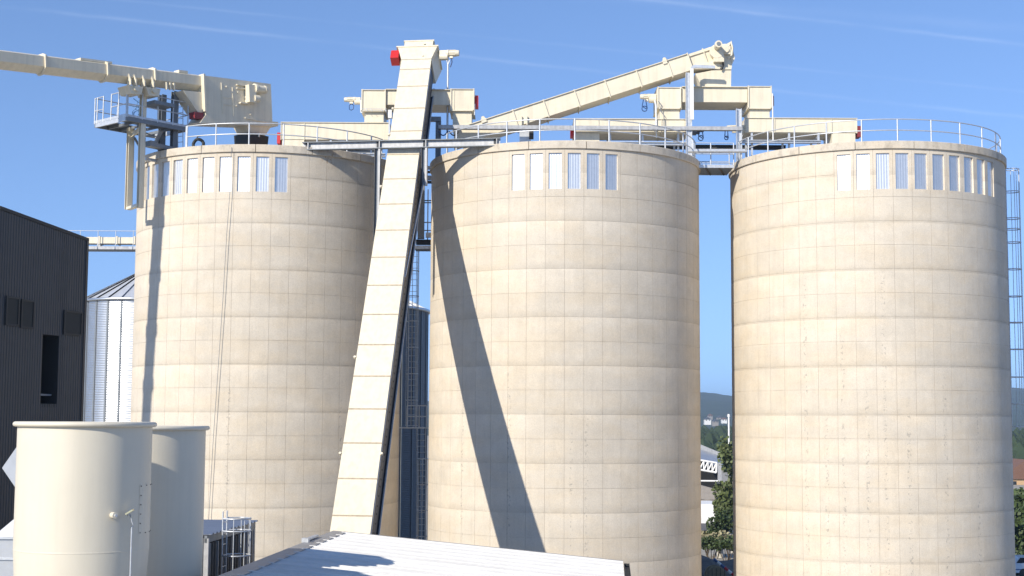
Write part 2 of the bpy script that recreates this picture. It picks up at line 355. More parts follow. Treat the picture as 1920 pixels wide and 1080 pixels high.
# ------------------------------------------------------------------ concrete silos
RS = 6.5
LIFT, LZ0, CAPB = 2.1345, 8.8177 + H, 12.034 + H
CAPT = CAPB + 0.355
NCOL = 48; STEP = 2 * pi / NCOL
SILO = [(-12.0186, 70.8125, 0.0583), (2.5467, 69.2205, 0.0), (17.2151, 69.2706, 0.0831)]
def az_at(c, px, py):                       # azimuth on the silo wall of the point seen at that pixel column
    best = None
    z = at(px, py, c[1] - RS).z
    for i in range(1800):
        t = pi / 2 + pi * i / 1800
        q = proj(Vector((c[0] + RS * sin(t), c[1] + RS * cos(t), z)))
        d = abs(q[0] - px)
        if best is None or d < best[0]: best = (d, t)
    return best[1]
def pinch(f):                               # wall pulls in towards every lift joint
    return -0.006 * math.exp(-f / 0.03) - 0.006 * math.exp(-(1 - f) / 0.045)
GAP = 0.0045
def panel_mesh(name, h, prof, material):
    """curved panel at azimuth 0, z from 0 to h, front at RS + prof(z/h), edges returned 30 mm"""
    mb = MB(); a = STEP / 2 - GAP / RS; na = 3
    zs = [GAP + (h - 2 * GAP) * t for t in (0, 0.04, 0.10, 0.22, 0.5, 0.78, 0.90, 1.0)]
    def P(t, r, z): return (r * sin(t), r * cos(t), z)
    vs = []; fs = []
    for i in range(na + 1):
        t = -a + 2 * a * i / na
        for z in zs: vs.append(P(t, RS + prof(z / h), z))
    m = len(zs)
    for i in range(na):
        for k in range(m - 1): fs.append((i * m + k, i * m + k + 1, (i + 1) * m + k + 1, (i + 1) * m + k))
    mb.add(vs, fs, True)
    nrm_ = []
    for i in range(na + 1):
        t = -a + 2 * a * i / na
        for z in zs:
            e = .004; sl = (prof(min(1, z / h + e)) - prof(max(0, z / h - e))) / ((min(1, z / h + e) - max(0, z / h - e)) * h)
            nrm_.append(Vector((sin(t), cos(t), -sl)).normalized())
    rb = RS - 0.017
    for i in range(na):
        t0, t1 = -a + 2 * a * i / na, -a + 2 * a * (i + 1) / na
        for z, fl in ((zs[0], 0), (zs[-1], 1)):
            q = [P(t0, RS + prof(z / h), z), P(t1, RS + prof(z / h), z), P(t1, rb, z), P(t0, rb, z)]
            mb.add(q, [(0, 1, 2, 3) if fl else (3, 2, 1, 0)])
    for t, fl in ((-a, 0), (a, 1)):
        for k in range(m - 1):
            z0, z1 = zs[k], zs[k + 1]
            q = [P(t, RS + prof(z0 / h), z0), P(t, RS + prof(z1 / h), z1), P(t, rb, z1), P(t, rb, z0)]
            mb.add(q, [(0, 1, 2, 3) if fl else (3, 2, 1, 0)])
    for f in mb.f[len(fs):]:
        q = [mb.v[i] for i in f]; fn = (q[1] - q[0]).cross(q[2] - q[0]).normalized(); nrm_ += [fn] * 4
    me = bpy.data.meshes.new(name); me.from_pydata(mb.v, [], mb.f); me.polygons.foreach_set('use_smooth', [True] * len(mb.f)); me.materials.append(material); me.update()
    me.normals_split_custom_set_from_vertices(nrm_); mb.n = nrm_
    return me, mb
def merge_into(big, mb, rz, z):
    c, s = cos(rz), sin(rz)
    big.add([(v.x * c - v.y * s, v.x * s + v.y * c, v.z + z) for v in mb.v], mb.f, False)
    big.sm[-len(mb.f):] = [True] * len(mb.f)
    big.nn += [(v.x * c - v.y * s, v.x * s + v.y * c, v.z) for v in mb.n]

WINB, WINT, WINW = 10.235 + H, 11.845 + H, 0.585
silo_specs = [
    ('pale concrete silo at left, behind the steep cream conveyor', (544.0, 392), (529, 10, -1), (400, 690)),
    ('middle concrete silo with the long diagonal shadow across it', (1058.8, 390), (968, 6, 1), (840, 1280)),
    ('right concrete silo with ten metal window sheets under its rim', (1565.0, 388), (1583, 10, 1), (1400, 1870)),
]
silo_roots = []
for si, ((cx, cy, dz), (label, jpx, (wpx, wn_, wdir), _)) in enumerate(zip(SILO, silo_specs)):
    root = thing('concrete_silo', label, 'silo', (cx, cy, 0), 'row of three concrete silos'); silo_roots.append(root)
    c = (cx, cy)
    j0 = az_at(c, *jpx)                     # azimuth of one joint
    if si == 2:
        tie_px = [(1510, 0.7 - 8 + H, 7.5 + H), (1580, -8 + H, 4.5 + H), (1548, -9 + H, 1 + H), (1658, -9 + H, 7.5 + H), (1625, -9 + H, 2 + H), (1702, -9 + H, 1.5 + H), (1770, -9 + H, 2.5 + H), (1830, -9 + H, 2 + H)]
    elif si == 1: tie_px = [(868, -9 + H, 2 + H), (955, -9 + H, 3 + H), (1070, -9 + H, 2.0 + H), (1100, -9 + H, 1 + H)]
    else: tie_px = [(430, -9 + H, 2.5 + H), (640, -9 + H, 1.5 + H), (350, -9 + H, 0 + H)]
    ties = [(((az_at(c, px, 700) + pi) % (2 * pi)) - pi, lo, hi, 0.018) for px, lo, hi in tie_px]
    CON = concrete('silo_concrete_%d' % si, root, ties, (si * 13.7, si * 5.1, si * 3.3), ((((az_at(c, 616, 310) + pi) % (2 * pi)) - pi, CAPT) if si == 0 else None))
    facing = math.atan2(-cx, -cy) % (2 * pi)          # towards the camera
    # rows: three above the first lift line, two in each lift below
    z0 = LZ0 + dz; capb = CAPB + dz; hr = (capb - z0) / 3
    rows = [(z0 + hr * 2, hr, 'p'), (z0 + hr, hr, 'p'), (z0, hr, 'b')]
    k = 0
    zz = z0
    while zz > 0.3:
        rows.append((zz - LIFT / 2, LIFT / 2, 't')); rows.append((zz - LIFT, LIFT / 2, 'b')); zz -= LIFT
    prof = {'p': lambda t: 0.0, 'b': lambda t: pinch(t * 0.5), 't': lambda t: pinch(0.5 + t * 0.5)}
    meshes = {}
    for z, h, kd in rows:
        key = (kd, round(h, 3))
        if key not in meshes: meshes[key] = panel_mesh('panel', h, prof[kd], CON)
    cols = [j0 + STEP * (i + 0.5) for i in range(NCOL)]
    def off(a): return abs(((a - facing + pi) % (2 * pi)) - pi)
    order = sorted(range(NCOL), key=lambda i: off(cols[i]))
    near = set(order[:16])
    wa = az_at(c, wpx, 330)
    wi = min(range(NCOL), key=lambda i: abs(((cols[i] - wa + pi) % (2 * pi)) - pi))
    # azimuth grows to the left in the picture for walls that face the camera
    win = [(wi - wdir * q) % NCOL for q in range(wn_)]
    rest = MB(); nb = 0; rest.nn = []
    for ri, (z, h, kd) in enumerate(rows):
        me, mb = meshes[(kd, round(h, 3))]
        for ci in range(NCOL):
            if ri < 2 and ci in win: continue
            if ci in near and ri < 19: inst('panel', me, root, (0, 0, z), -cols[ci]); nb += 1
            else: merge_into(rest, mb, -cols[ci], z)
    ro = rest; rest.v = [v + Vector((cx, cy, 0)) for v in rest.v]
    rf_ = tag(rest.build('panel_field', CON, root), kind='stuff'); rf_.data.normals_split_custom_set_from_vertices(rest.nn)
    zb_ = z0 + hr; w = MB(); w.lathe((cx, cy, 0), [(RS - 0.17, zb_), (RS - 0.17, capb)], 96); w.lathe((cx, cy, 0), [(RS - 0.015, 0), (RS - 0.015, zb_)], 96)
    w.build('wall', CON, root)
    # windows: one bay two rows tall, a hole with reveals, ribbed metal sheet set back
    h2 = 2 * hr; zb = z0 + hr
    a = STEP / 2 - GAP / RS; ah = WINW / 2 / RS
    wb, wt = WINB + dz - zb, WINT + dz - zb
    mb = MB()
    def P(t, r, z): return (r * sin(t), r * cos(t), z)
    def patch(t0, t1, za, zc, r=RS, n=2):
        for i in range(n):
            u0, u1 = t0 + (t1 - t0) * i / n, t0 + (t1 - t0) * (i + 1) / n
            mb.add([P(u0, r, za), P(u0, r, zc), P(u1, r, zc), P(u1, r, za)], [(0, 1, 2, 3)], True)
    patch(-a, -ah, GAP, h2 - GAP, n=1); patch(ah, a, GAP, h2 - GAP, n=1); patch(-ah, ah, GAP, wb); patch(-ah, ah, wt, h2 - GAP)
    ri_ = RS - 0.16
    mb.add([P(-ah, RS, wb), P(-ah, RS, wt), P(-ah, ri_, wt), P(-ah, ri_, wb)], [(3, 2, 1, 0)])
    mb.add([P(ah, RS, wb), P(ah, RS, wt), P(ah, ri_, wt), P(ah, ri_, wb)], [(0, 1, 2, 3)])
    mb.add([P(-ah, RS, wt), P(ah, RS, wt), P(ah, ri_, wt), P(-ah, ri_, wt)], [(3, 2, 1, 0)])
    mb.add([P(-ah, RS, wb), P(ah, RS, wb), P(ah, ri_, wb), P(-ah, ri_, wb)], [(0, 1, 2, 3)])
    rb = RS - 0.05
    mb.add([P(-a, RS, GAP), P(-a, RS, h2 - GAP), P(-a, rb, h2 - GAP), P(-a, rb, GAP)], [(3, 2, 1, 0)])
    mb.add([P(a, RS, GAP), P(a, RS, h2 - GAP), P(a, rb, h2 - GAP), P(a, rb, GAP)], [(0, 1, 2, 3)])
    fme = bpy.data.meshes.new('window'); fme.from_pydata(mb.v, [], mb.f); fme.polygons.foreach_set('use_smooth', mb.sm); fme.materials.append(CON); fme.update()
    sh = MB(); nr = 5; pts = []
    ys = RS - 0.08
    for i in range(nr * 8): pts.append((-WINW / 2 + WINW * i / (nr * 8), ys + 0.0016 * sin(2 * pi * i / 8)))
    pts.append((WINW / 2, ys))
    for (xa, ya), (xb, yb) in zip(pts[:-1], pts[1:]):
        sh.add([(xa, ya, wb), (xa, ya, wt), (xb, yb, wt), (xb, yb, wb)], [(0, 1, 2, 3)], True)
    sme = bpy.data.meshes.new('metal_sheet'); sme.from_pydata(sh.v, [], sh.f); sme.materials.append(ALU); sme.update()
    for ci in win:
        f = inst('window', fme, root, (0, 0, zb), -cols[ci]); inst('metal_sheet', sme, f)
    # coping: sixteen cast segments, and the roof slab
    cme = MB(); da = pi / 16 - 0.0022
    prof_c = [(RS - 0.5, 0.0), (RS + 0.07, 0.0), (RS + 0.085, 0.02), (RS + 0.085, 0.335), (RS + 0.065, 0.355), (RS - 0.5, 0.355)]
    cme.lathe((0, 0, 0), prof_c, 6, -da, da, False)
    for t, rev in ((-da, 0), (da, 1)):
        q = [(r * sin(t), r * cos(t), z) for r, z in prof_c]; cme.add(q, [tuple(range(len(q)))[::-1] if rev else tuple(range(len(q)))])
    cm = bpy.data.meshes.new('coping'); cm.from_pydata(cme.v, [], cme.f); cm.materials.append(CON); cm.update()
    for i in range(16): inst('coping', cm, root, (0, 0, capb), -(j0 + 0.05 + i * pi / 8))
    rs = MB(); rs.lathe((cx, cy, 0), [(0, capb + 0.2), (RS - 0.45, capb + 0.2)], 48); rs.build('roof_slab', SLAB, root)
# ------------------------------------------------------------------ small machinery helpers
def motor(parent, p, axis, r=0.16, L=0.5, gear=0.34, up=Z, m=None):
    """gear box at p, motor cylinder along axis; all parts of the thing that carries it"""
    m = m or CREAM
    p = Vector(p); a = Vector(axis).normalized(); u = a.cross(up).normalized() if abs(a.dot(up)) < 0.95 else a.orthogonal(); v = u.cross(a)
    g = MB(); g.cbox(p, a * gear, u * gear * 0.8, v * gear * 1.15); g.cyl(p - a * gear * 0.5 - v * gear * 0.25, p + a * gear * 0.62 - v * gear * 0.25, gear * 0.5, 14)
    g.build('gearbox', m, parent)
    k = MB(); q = p + a * gear * 0.5 + v * gear * 0.2
    k.cyl(q, q + a * 0.09, r * 1.25, 14); k.cyl(q + a * 0.09, q + a * L, r, 14)
    for i in range(10):
        t = 2 * pi * i / 10; d = u * cos(t) + v * sin(t); w = a.cross(d)
        k.cbox(q + a * (0.09 + (L - 0.13) / 2) + d * r * 1.06, a * (L - 0.15), d * r * 0.2, w * 0.012)
    k.cyl(q + a * (L - 0.02), q + a * (L + 0.12), r * 1.08, 14, r * 0.95)
    k.build('motor', m, parent)
    b = MB(); b.cbox(q + a * L * 0.45 - v * (r + 0.05), a * 0.16, u * 0.16, v * 0.1); b.build('terminal_box', m, parent)
    return q + a * L * 0.45 - v * (r + 0.09)
def cable_loop(name, label, top, drop, r, mat_=None):
    top = Vector(top); c = top - Z * (drop - r); pts = [top + X * -0.05]
    pts.append(c + Vector((-r * 0.9, 0, r * 0.9)))
    for i in range(17): t = pi * 0.9 - i * (2 * pi * 0.94) / 16 + pi; pts.append(c + Vector((r * cos(t), 0.012 * i / 8, r * sin(t))))
    pts.append(c + Vector((r * 0.9, 0.03, r * 0.9))); pts.append(top + X * 0.05)
    o = MB().tube(pts, 0.024, 6).build(name, mat_ or BLUEC, None, top)
    return tag(o, label, 'cable', 'looped blue motor cables')

# ------------------------------------------------------------------ steep conveyor between the left and middle silo
P0 = Vector((-5.549, 67.492, 15.911 + H)); EV = Vector((-.061, -1.003, -1.291)); EW = Vector((cos(-.132), sin(-.132), 0)); WW, TT = 1.486, 1.40
EN = EW.cross(EV).normalized()
if EN.z < 0: EN = -EN                       # out of the lit front
evn = EV.normalized(); SL = EV.length
def EP(t, a=0.0, n=0.0): return P0 + EV * t + EW * a + EN * n   # along, across, out of the front
NB = 26
elev = thing('inclined_conveyor', 'steep cream panelled conveyor climbing between the left and middle silos', 'conveyor', EP(NB, WW / 2, -TT / 2))
c = MB(); c.obox(EP(-1.28, 0.03, -0.03), EW * (WW - 0.10), EV * (NB + 1.28), -EN * (TT - 0.25)); c.build('casing', [DARKST], elev)
joints = [-1.28, -0.80] + list(range(0, NB + 1))
plate = None
for i, (a, b) in enumerate(zip(joints[:-1], joints[1:])):
    p = MB(); p.obox(EP(a + 0.02, 0, -0.03), EW * WW, EV * (b - a - 0.04), EN * 0.03)
    p.obox(EP(a + 0.006, 0.0, -0.10), EW * 0.012, EV * (b - a - 0.012), EN * 0.07)
    p.build('cover_plate', CREAM, elev)
for t in joints[1:]:
    f = MB(); f.obox(EP(t - 0.019, -0.012, -0.09), EW * (WW + 0.024), EV * 0.038, EN * 0.096)
    f.build('joint_flange', SEAM, elev)
# side: return channel with a dusty inner band and bright edge angles
s = MB(); s.obox(EP(-0.9, WW - 0.068, -0.42), EW * 0.02, EV * (NB + 0.9), -EN * 0.44); s.build('side_band', BROWNST, elev)
for nn, nm in ((-0.12, 'edge_angle'), (-TT, 'edge_angle')):
    s = MB(); s.obox(EP(-0.9, WW - 0.03, nn), EW * 0.05, EV * (NB + 0.9), EN * 0.06); s.build(nm, GALV, elev)
s = MB(); s.obox(EP(-0.9, 0.0, -TT), EW * (WW - 0.04), EV * (NB + 0.9), EN * 0.03); s.build('floor_plate', DARKST, elev)
bm_ = MB(); bm_.cyl(EP(2, WW - 0.04, -0.9), EP(2, WW + 0.01, -0.9), 0.022, 6); 
for k in range(0, 96):
    t = 1.2 + k * 0.24 + random.uniform(-.03, .03)
    p = EP(t, WW - 0.05, -0.74 + random.uniform(-.02, .02)); s = MB(); bm_.cbox(p, EW * 0.03, EV * 0.03, EN * 0.05)
tag(bm_.build('bolts', BLACK, elev), kind='stuff')
for t, a in ((3.9 - 2.9, -0.06), (7.3 - 3, -0.06), (10.4, -0.06), (13.3, -0.06), (13.3, WW + 0.04), (2.15, -0.05)):
    s = MB(); s.cyl(EP(t, a, -0.06), EP(t, a, 0.04), 0.055, 8); s.cyl(EP(t, a - 0.05, -0.02), EP(t, a + 0.05, -0.02), 0.03, 6); s.build('lifting_lug', CREAM, elev)
# head: flared hood, narrow top box
h = MB()
fr = [EP(-1.27, 0, 0.02), EP(-1.27, WW, 0.02), EP(-1.86, WW + 0.22, 0.02), EP(-1.86, -0.26, 0.02)]
h.prism(fr, -EN * (TT + 0.15)); h.build('head_hood', CREAM, elev)
h = MB(); h.obox(EP(-2.14, 0.04, 0.0), EW * (WW - 0.06), EV * 0.28, -EN * 0.9); h.obox(EP(-2.19, -0.01, 0.03), EW * (WW + 0.04), EV * 0.05, -EN * 0.96); h.build('head_cap', CREAM, elev)
h = MB(); h.obox(EP(-1.90, -0.34, 0.06), EW * (WW + 0.62), EV * 0.05, -EN * (TT + 0.1)); h.build('head_flange', CREAM, elev)
for t, a in ((-1.98, 1.05), (-1.4, 1.05)):
    s = MB(); s.cyl(EP(t, a, 0), EP(t, a, 0.07), 0.05, 8); s.build('bolt_head', CREAM, elev)
tag(MB().obox(EP(-1.78, -0.60, -0.05), EW * 0.40, EV * 0.36, -EN * 0.5).build('belt_guard', RED, elev), 'red guard box')
q = motor(elev, EP(-1.72, WW + 0.50, -0.35), EW, 0.15, 0.48, 0.36)
# chute below the head to the cross conveyor
tag(MB().tube([q, q - Z * 0.2 + X * 0.03, q - Z * 0.45 - X * 0.05], 0.03, 6).build('motor_cable', BLUEC, elev))
pp = at(840, 118, q.y); pb = at(840, 262, q.y)
ob = MB(); ob.cyl((pp.x, q.y, pp.z), (pp.x, q.y, CAPT - 0.3), 0.05, 8); ob.tube([(pp.x, q.y, pp.z - 0.1), (pp.x - 0.05, q.y, pp.z + 0.12), (pp.x, q.y, pp.z + 0.2), (pp.x + 0.08, q.y, pp.z + 0.1), (pp.x, q.y - 0.03, pp.z - 0.1)], 0.035, 6)
tag(ob.build('conduit_pole', GALV, None, (pp.x, q.y, CAPT - 0.3)), 'thin upright conduit below the motor of the steep conveyor', 'conduit')

# ------------------------------------------------------------------ box conveyors along the silo roofs
YF, YB = 68.85, 70.75                       # front and back of the trough boxes
def rect(parent, name, x0, y0, x1, y1, m=None, yf=YF, yb=YB, lip=True):
    """trough section whose front shows as the rectangle x0,y0..x1,y1 in picture pixels at depth yf"""
    a, b = at(x0, (y0 + 0), yf), at(x1, y1, yf); m = m or CREAM
    z1 = (at(x0, y0, yf).z + at(x1, y0, yf).z) / 2; z0 = (at(x0, y1, yf).z + at(x1, y1, yf).z) / 2
    k = MB(); k.box((a.x, yf, z0), (b.x, yb, z1)); o = k.build(name, m, parent)
    return a.x, b.x, z0, z1
def flange(parent, x, z0, z1, yf=YF, yb=YB, t=0.03, o=0.05, m=None):
    k = MB(); k.box((x - t, yf - o, z0 - o), (x + t, yb + o, z1 + o)); return k.build('flange', m or CREAM, parent)
def lid(parent, x0, x1, z1, yf=YF, yb=YB):
    k = MB(); k.box((x0, yf - 0.06, z1), (x1, yb + 0.06, z1 + 0.03)); return k.build('lid', CREAM, parent)

# upper cross conveyor behind the steep one
cc = thing('cross_conveyor', 'cream box conveyor crossing behind the top of the steep conveyor', 'conveyor', at(783, 215, 69.4))
xa, xb, z0, z1 = rect(cc, 'head_box', 679, 169.5, 722, 207); lid(cc, xa - .03, xb + .03, z1); flange(cc, xa, z0, z1); flange(cc, xb, z0, z1)
x2, x3, zm0, zm1 = rect(cc, 'trough', 723.5, 169, 844, 196.5, yf=YF + 0.06, yb=YB - 0.02); lid(cc, x2, x3, zm1)
x4, x5, zz0, zz1 = rect(cc, 'tail_box', 845.5, 168, 888, 206); lid(cc, x4 - .03, x5 + .03, zz1); flange(cc, x4, zz0, zz1); flange(cc, x5, zz0, zz1)
flange(cc, at(851.5, 185, YF).x, zz0 + 0.03, zz1 - 0.03, t=0.015, o=0.02)
def chute(parent, x0, y0, x1, y1, yf=YF + 0.1, yb=YB - 0.1): return rect(parent, 'chute', x0, y0, x1, y1, yf=yf, yb=yb)
chute(cc, 683.5, 209, 719, 229)
a = [at(849, 208.5, YF + .1), at(884, 208.5, YF + .1)]; b_ = [at(849, 240, YF + .1), at(884, 240, YF + .1)]
chute(cc, 849, 208.5, 884, 243)
k = MB(); k.box((xa - .05, YF - .05, z0 - .06), (xb + .05, YB + .05, z0 - .01)); k.build('chute_collar', CREAM, cc)
k = MB(); k.box((x4 - .05, YF - .05, zz0 - .06), (x5 + .05, YB + .05, zz0 - .01)); k.build('chute_collar', CREAM, cc)
e = at(888.5, 190, YF + .3); k = MB(); k.box((x5 + .06, YF + .15, e.z - .30), (x5 + .22, YF + .8, e.z + .26)); tag(k.build('belt_guard', RED, cc), 'red guard box')
k = MB(); k.box((x5 + .03, YF + .2, e.z - .2), (x5 + .07, YF + .75, e.z + .2)); k.build('guard_bracket', DARKST, cc)
k = MB(); k.cyl((x5 + .05, YF, e.z - .2), (x5 + .05, YF, e.z - .75), .03, 6); k.build('conduit', GALV, cc)
mp = at(671, 187, YF + .35); q = motor(cc, (mp.x, YF + .35, mp.z - 0.05), -X, 0.11, 0.42, 0.26)
k = MB(); k.tube([q, q - Z * .1 - X * .1, q - Z * .28 - X * .09, q - Z * .33, q - Z * .26 + X * .11, q - Z * .08 + X * .12, q], 0.022, 6); k.build('motor_cable', BLUEC, cc)
k = MB(); k.tube([(xa - .12, YF, mp.z - .08), (xa - .06, YF, mp.z - .12), (xa - .04, YF, z0 - .1), (xa + .05, YF - .05, z0 - .12)], .035, 6); k.build('conduit', WHITEW, cc)
k = MB()
for zz in (z0 - .02, z0 + .05): k.cyl((xa, YF - .12, zz), (xb + .1, YF - .12, zz), .014, 5)
for t in (.18, .38, .82, .98): x_ = xa + (xb - xa) * t; k.cyl((x_, YF - .12, z0 + .06), (x_ + .1, YF - .2, z0 - .1), .012, 5)
k.build('sensor_bracket', GALV, cc)

# roof conveyor feeding the left silo
def roof_conveyor(label, x0, x1, yt0, yt1, yf_h, red_left, joint_px, seed, posts, legs=True):
    t = thing('roof_conveyor', label, 'conveyor', at((x0 + x1) / 2, 262, 69.4), 'box conveyors along the silo roofs')
    a, b = at(x0, yt0, YF), at(x1, yt1, YF); z1 = (a.z + b.z) / 2; z0 = z1 - yf_h
    js = [a.x] + [at(j, yt0, YF).x for j in joint_px] + [b.x]
    for p, q in zip(js[:-1], js[1:]):
        k = MB(); k.box((p + .012, YF, z0), (q - .012, YB, z1)); k.build('trough', CREAM, t)
        k = MB(); k.box((p + .03, YF + .06, z0 - .03), (q - .03, YB - .06, z0 + .02)); k.build('floor_plate', CREAM, t)
    lid(t, a.x - .03, b.x + .03, z1)
    for x in js: flange(t, x, z0, z1, t=0.02, o=0.035)
    ex, sg = (a.x, -1) if red_left else (b.x, 1); gm = RED if red_left else MAROON
    k = MB(); k.box((min(ex + sg * .03, ex + sg * .19), YF - .05, z0 - .22), (max(ex + sg * .03, ex + sg * .19), YF + .5, z0 + .32)); tag(k.build('belt_guard', gm, t), 'red guard box')
    for p in posts:
        x = at(p, 250, YF).x
        for yy in (YF + .1, YB - .1):
            k = MB(); k.box((x - .05, yy - .05, CAPB + 0.2), (x + .05, yy + .05, z0)); k.build('leg', GALV, t)
        k = MB(); k.box((x - .05, YF + .15, z0 - .25), (x + .05, YB - .15, z0 - .17)); k.build('cross_bar', GALV, t)
    return t, a.x, b.x, z0, z1
rc1 = roof_conveyor('cream box conveyor over the left silo ending in a small red guard', 527.5, 730, 232.5, 228.5, 0.82, True, [571], 1, [545, 620, 700])
rc2 = roof_conveyor('cream box conveyor reaching back over the middle silo under the sloping one', 1077, 1290, 225, 222.5, 0.66, True, [1122, 1240], 2, [1090, 1144, 1205, 1272])
rc3 = roof_conveyor('cream box conveyor lying over the right silo behind its curved railing', 1398.5, 1606, 222, 222.5, 0.68, False, [1452, 1559], 3, [1410, 1480, 1535, 1590])
k = MB(); a = at(1079, 255, YF); b = at(1124, 264, YF); k.box((a.x, YF + .02, b.z - .4), (b.x, YB, rc2[3] - .03)); k.build('outlet', CREAM, rc2[0])
k = MB(); a = at(1560, 255, YF); b = at(1604, 264, YF); k.box((a.x, YF + .02, b.z - .4), (b.x, YB, rc3[3] - .03)); k.build('outlet', CREAM, rc3[0])
k = MB(); a = at(529, 255, YF); b = at(570, 264, YF); k.box((a.x, YF + .02, b.z - .4), (b.x, YB, rc1[3] - .03)); k.build('outlet', CREAM, rc1[0])
# drives at the facing ends of the two right roof conveyors
mp = at(1300, 246, YF + .3); motor(rc2[0], (mp.x - .05, YF + .3, mp.z), X, .10, .3, .28, m=GREYST)
mp = at(1386, 243, YF + .3); motor(rc3[0], (mp.x + .1, YF + .3, mp.z), -X, .13, .42, .34)
cable_loop('motor_cable', 'blue cable loop hanging below the tray, left one of the two', at(1314, 240, YF + .1), .62, .125)
cable_loop('motor_cable', 'blue cable loop hanging below the tray, right one of the two', at(1362, 240, YF + .1), .58, .09)

# second cross conveyor, high above the gap between middle and right silo
c2 = thing('cross_conveyor', 'cream box conveyor bridging the gap between middle and right silos', 'conveyor', at(1340, 215, 69.4))
xa, xb, z0, z1 = rect(c2, 'head_box', 1233.5, 165, 1276, 202); lid(c2, xa - .03, xb + .03, z1); flange(c2, xa, z0, z1); flange(c2, xb, z0, z1)
x2, x3, zm0, zm1 = rect(c2, 'trough', 1278, 164, 1401, 191.5, yf=YF + .06, yb=YB - .02); lid(c2, x2, x3, zm1)
x4, x5, zz0, zz1 = rect(c2, 'tail_box', 1403, 163, 1446, 202); lid(c2, x4 - .03, x5 + .03, zz1); flange(c2, x4, zz0, zz1); flange(c2, x5, zz0, zz1)
chute(c2, 1236.5, 204, 1274, 224); chute(c2, 1405.5, 203.5, 1443, 223.5)
for p_, q_, zq in ((xa, xb, z0), (x4, x5, zz0)):
    k = MB(); k.box((p_ - .05, YF - .05, zq - .06), (q_ + .05, YB + .05, zq - .01)); k.build('chute_collar', CREAM, c2)
e = at(1450, 190, YF + .3); k = MB(); k.box((x5 + .06, YF + .15, e.z - .24), (x5 + .17, YF + .8, e.z + .24)); tag(k.build('belt_guard', MAROON, c2), 'dark red guard box')
k = MB(); k.cyl((x5 + .07, YF - .03, z1 - .25), (x5 + .07, YF - .03, z0 - 1.6), .03, 6); k.build('conduit', WHITEW, c2)
mp = at(1224, 184, YF + .35); q = motor(c2, (mp.x, YF + .35, mp.z), -X, .12, .34, .32)
k = MB(); k.tube([(xa - .15, YF - .02, mp.z - .2), (xa - .1, YF - .05, mp.z - .5), (xa - .08, YF - .05, z0 - 1.5)], .04, 6); k.build('conduit', WHITEW, c2)
k = MB(); k.tube([(xa + .02, YF - .08, z0 + .3), (xa + .15, YF - .1, z0 + .1), (xa + .1, YF - .1, z0 - .15), (xa + .28, YF - .1, z0 - .4), (xa + .28, YF - .15, z0 - 1.35)], .022, 6); k.build('signal_cable', GREYST, c2)
cable_loop('motor_cable', 'blue cable loop under the motor at the left end of the high box conveyor', at(1208.5, 186, YF + .2), .60, .13)

# ------------------------------------------------------------------ long sloping conveyor over the middle silo
YA, YB2 = 68.95, 70.35
inc = thing('sloping_conveyor', 'long cream conveyor rising gently to the right over the middle silo', 'conveyor', at(875, 262, 69.4))
ta, tb = at(890, 231, YA), at(1336, 86.5, YA)
dirv = (tb - ta); dirv.y = 0; Ls = dirv.length; dirv.normalize(); nrm = Vector((-dirv.z, 0, dirv.x))
HS = 0.80
ta2 = ta - dirv * 0.9
px_fl = [961.5, 1019, 1077, 1134, 1193, 1251, 1289]
def top_at(px):
    lo, hi = -1.0, Ls + 1
    for _ in range(40):
        mid = (lo + hi) / 2
        if proj(ta + dirv * mid)[0] < px: lo = mid
        else: hi = mid
    return ta + dirv * lo
cuts = [ta2] + [top_at(p) for p in px_fl]
for p, q in zip(cuts[:-1], cuts[1:]):
    k = MB(); k.obox(p - nrm * HS + dirv * .012, dirv * ((q - p).length - .024), nrm * HS, Y_ * (YB2 - YA)); k.build('trough', CREAM, inc)
for q in cuts[1:]:
    k = MB(); k.obox(q - nrm * (HS + .07) - dirv * .022 - Y_ * .06, dirv * .044, nrm * (HS + .14), Y_ * (YB2 - YA + .12)); k.build('flange', CREAM, inc)
k = MB(); k.obox(ta2 - Y_ * .07 + nrm * .002, dirv * (cuts[-1] - ta2).length, nrm * .035, Y_ * (YB2 - YA + .14)); k.build('lid', CREAM, inc)
for p in (907, 1247):
    q = top_at(p); k = MB(); k.cyl(q + nrm * .12 - Y_ * .04, q + nrm * .12 + Y_ * .02, .09, 10); k.cbox(q - nrm * .02 - Y_ * .03, dirv * .26, nrm * .2, Y_ * .06); k.build('lifting_lug', CREAM, inc)
# upper narrower sections and the drive head
pA, pB = cuts[-1], top_at(1338)
k = MB(); k.obox(pA - nrm * .68 + Y_ * .1 + dirv * .025, dirv * ((pB - pA).length), nrm * .56, Y_ * (YB2 - YA - .2)); k.build('trough', CREAM, inc)
k = MB(); k.obox(pA - nrm * .74 + Y_ * .03 + dirv * .025, dirv * ((pB - pA).length), nrm * .05, Y_ * (YB2 - YA - .06)); k.build('rib', CREAM, inc)
k = MB(); k.obox(pA - nrm * .13 + Y_ * .03 + dirv * .025, dirv * ((pB - pA).length), nrm * .13, Y_ * (YB2 - YA - .06)); k.build('rib', CREAM, inc)
q = top_at(1318); k = MB(); k.obox(q - nrm * .82 - dirv * .018 + Y_ * .0, dirv * .036, nrm * .88, Y_ * (YB2 - YA)); k.build('flange', CREAM, inc)
gus = [at(1298, 134, YA), at(1351, 116, YA), at(1351, 129, YA), at(1343, 131, YA)]
k = MB(); k.prism([at(1300, 127, YA - .02), at(1350, 109, YA - .02), at(1350, 129, YA - .02), at(1300, 129.5, YA - .02)], Y_ * .9); k.build('bottom_shroud', CREAM, inc)
hd = [(1333, 92), (1352, 82.5), (1363, 82), (1368, 79), (1372, 84), (1373.5, 94), (1377, 108), (1373, 118), (1371.5, 130), (1352, 130), (1345, 112)]
k = MB(); k.prism([at(x, y, YA) for x, y in hd], Y_ * (YB2 - YA)); k.build('drive_head', CREAM, inc)
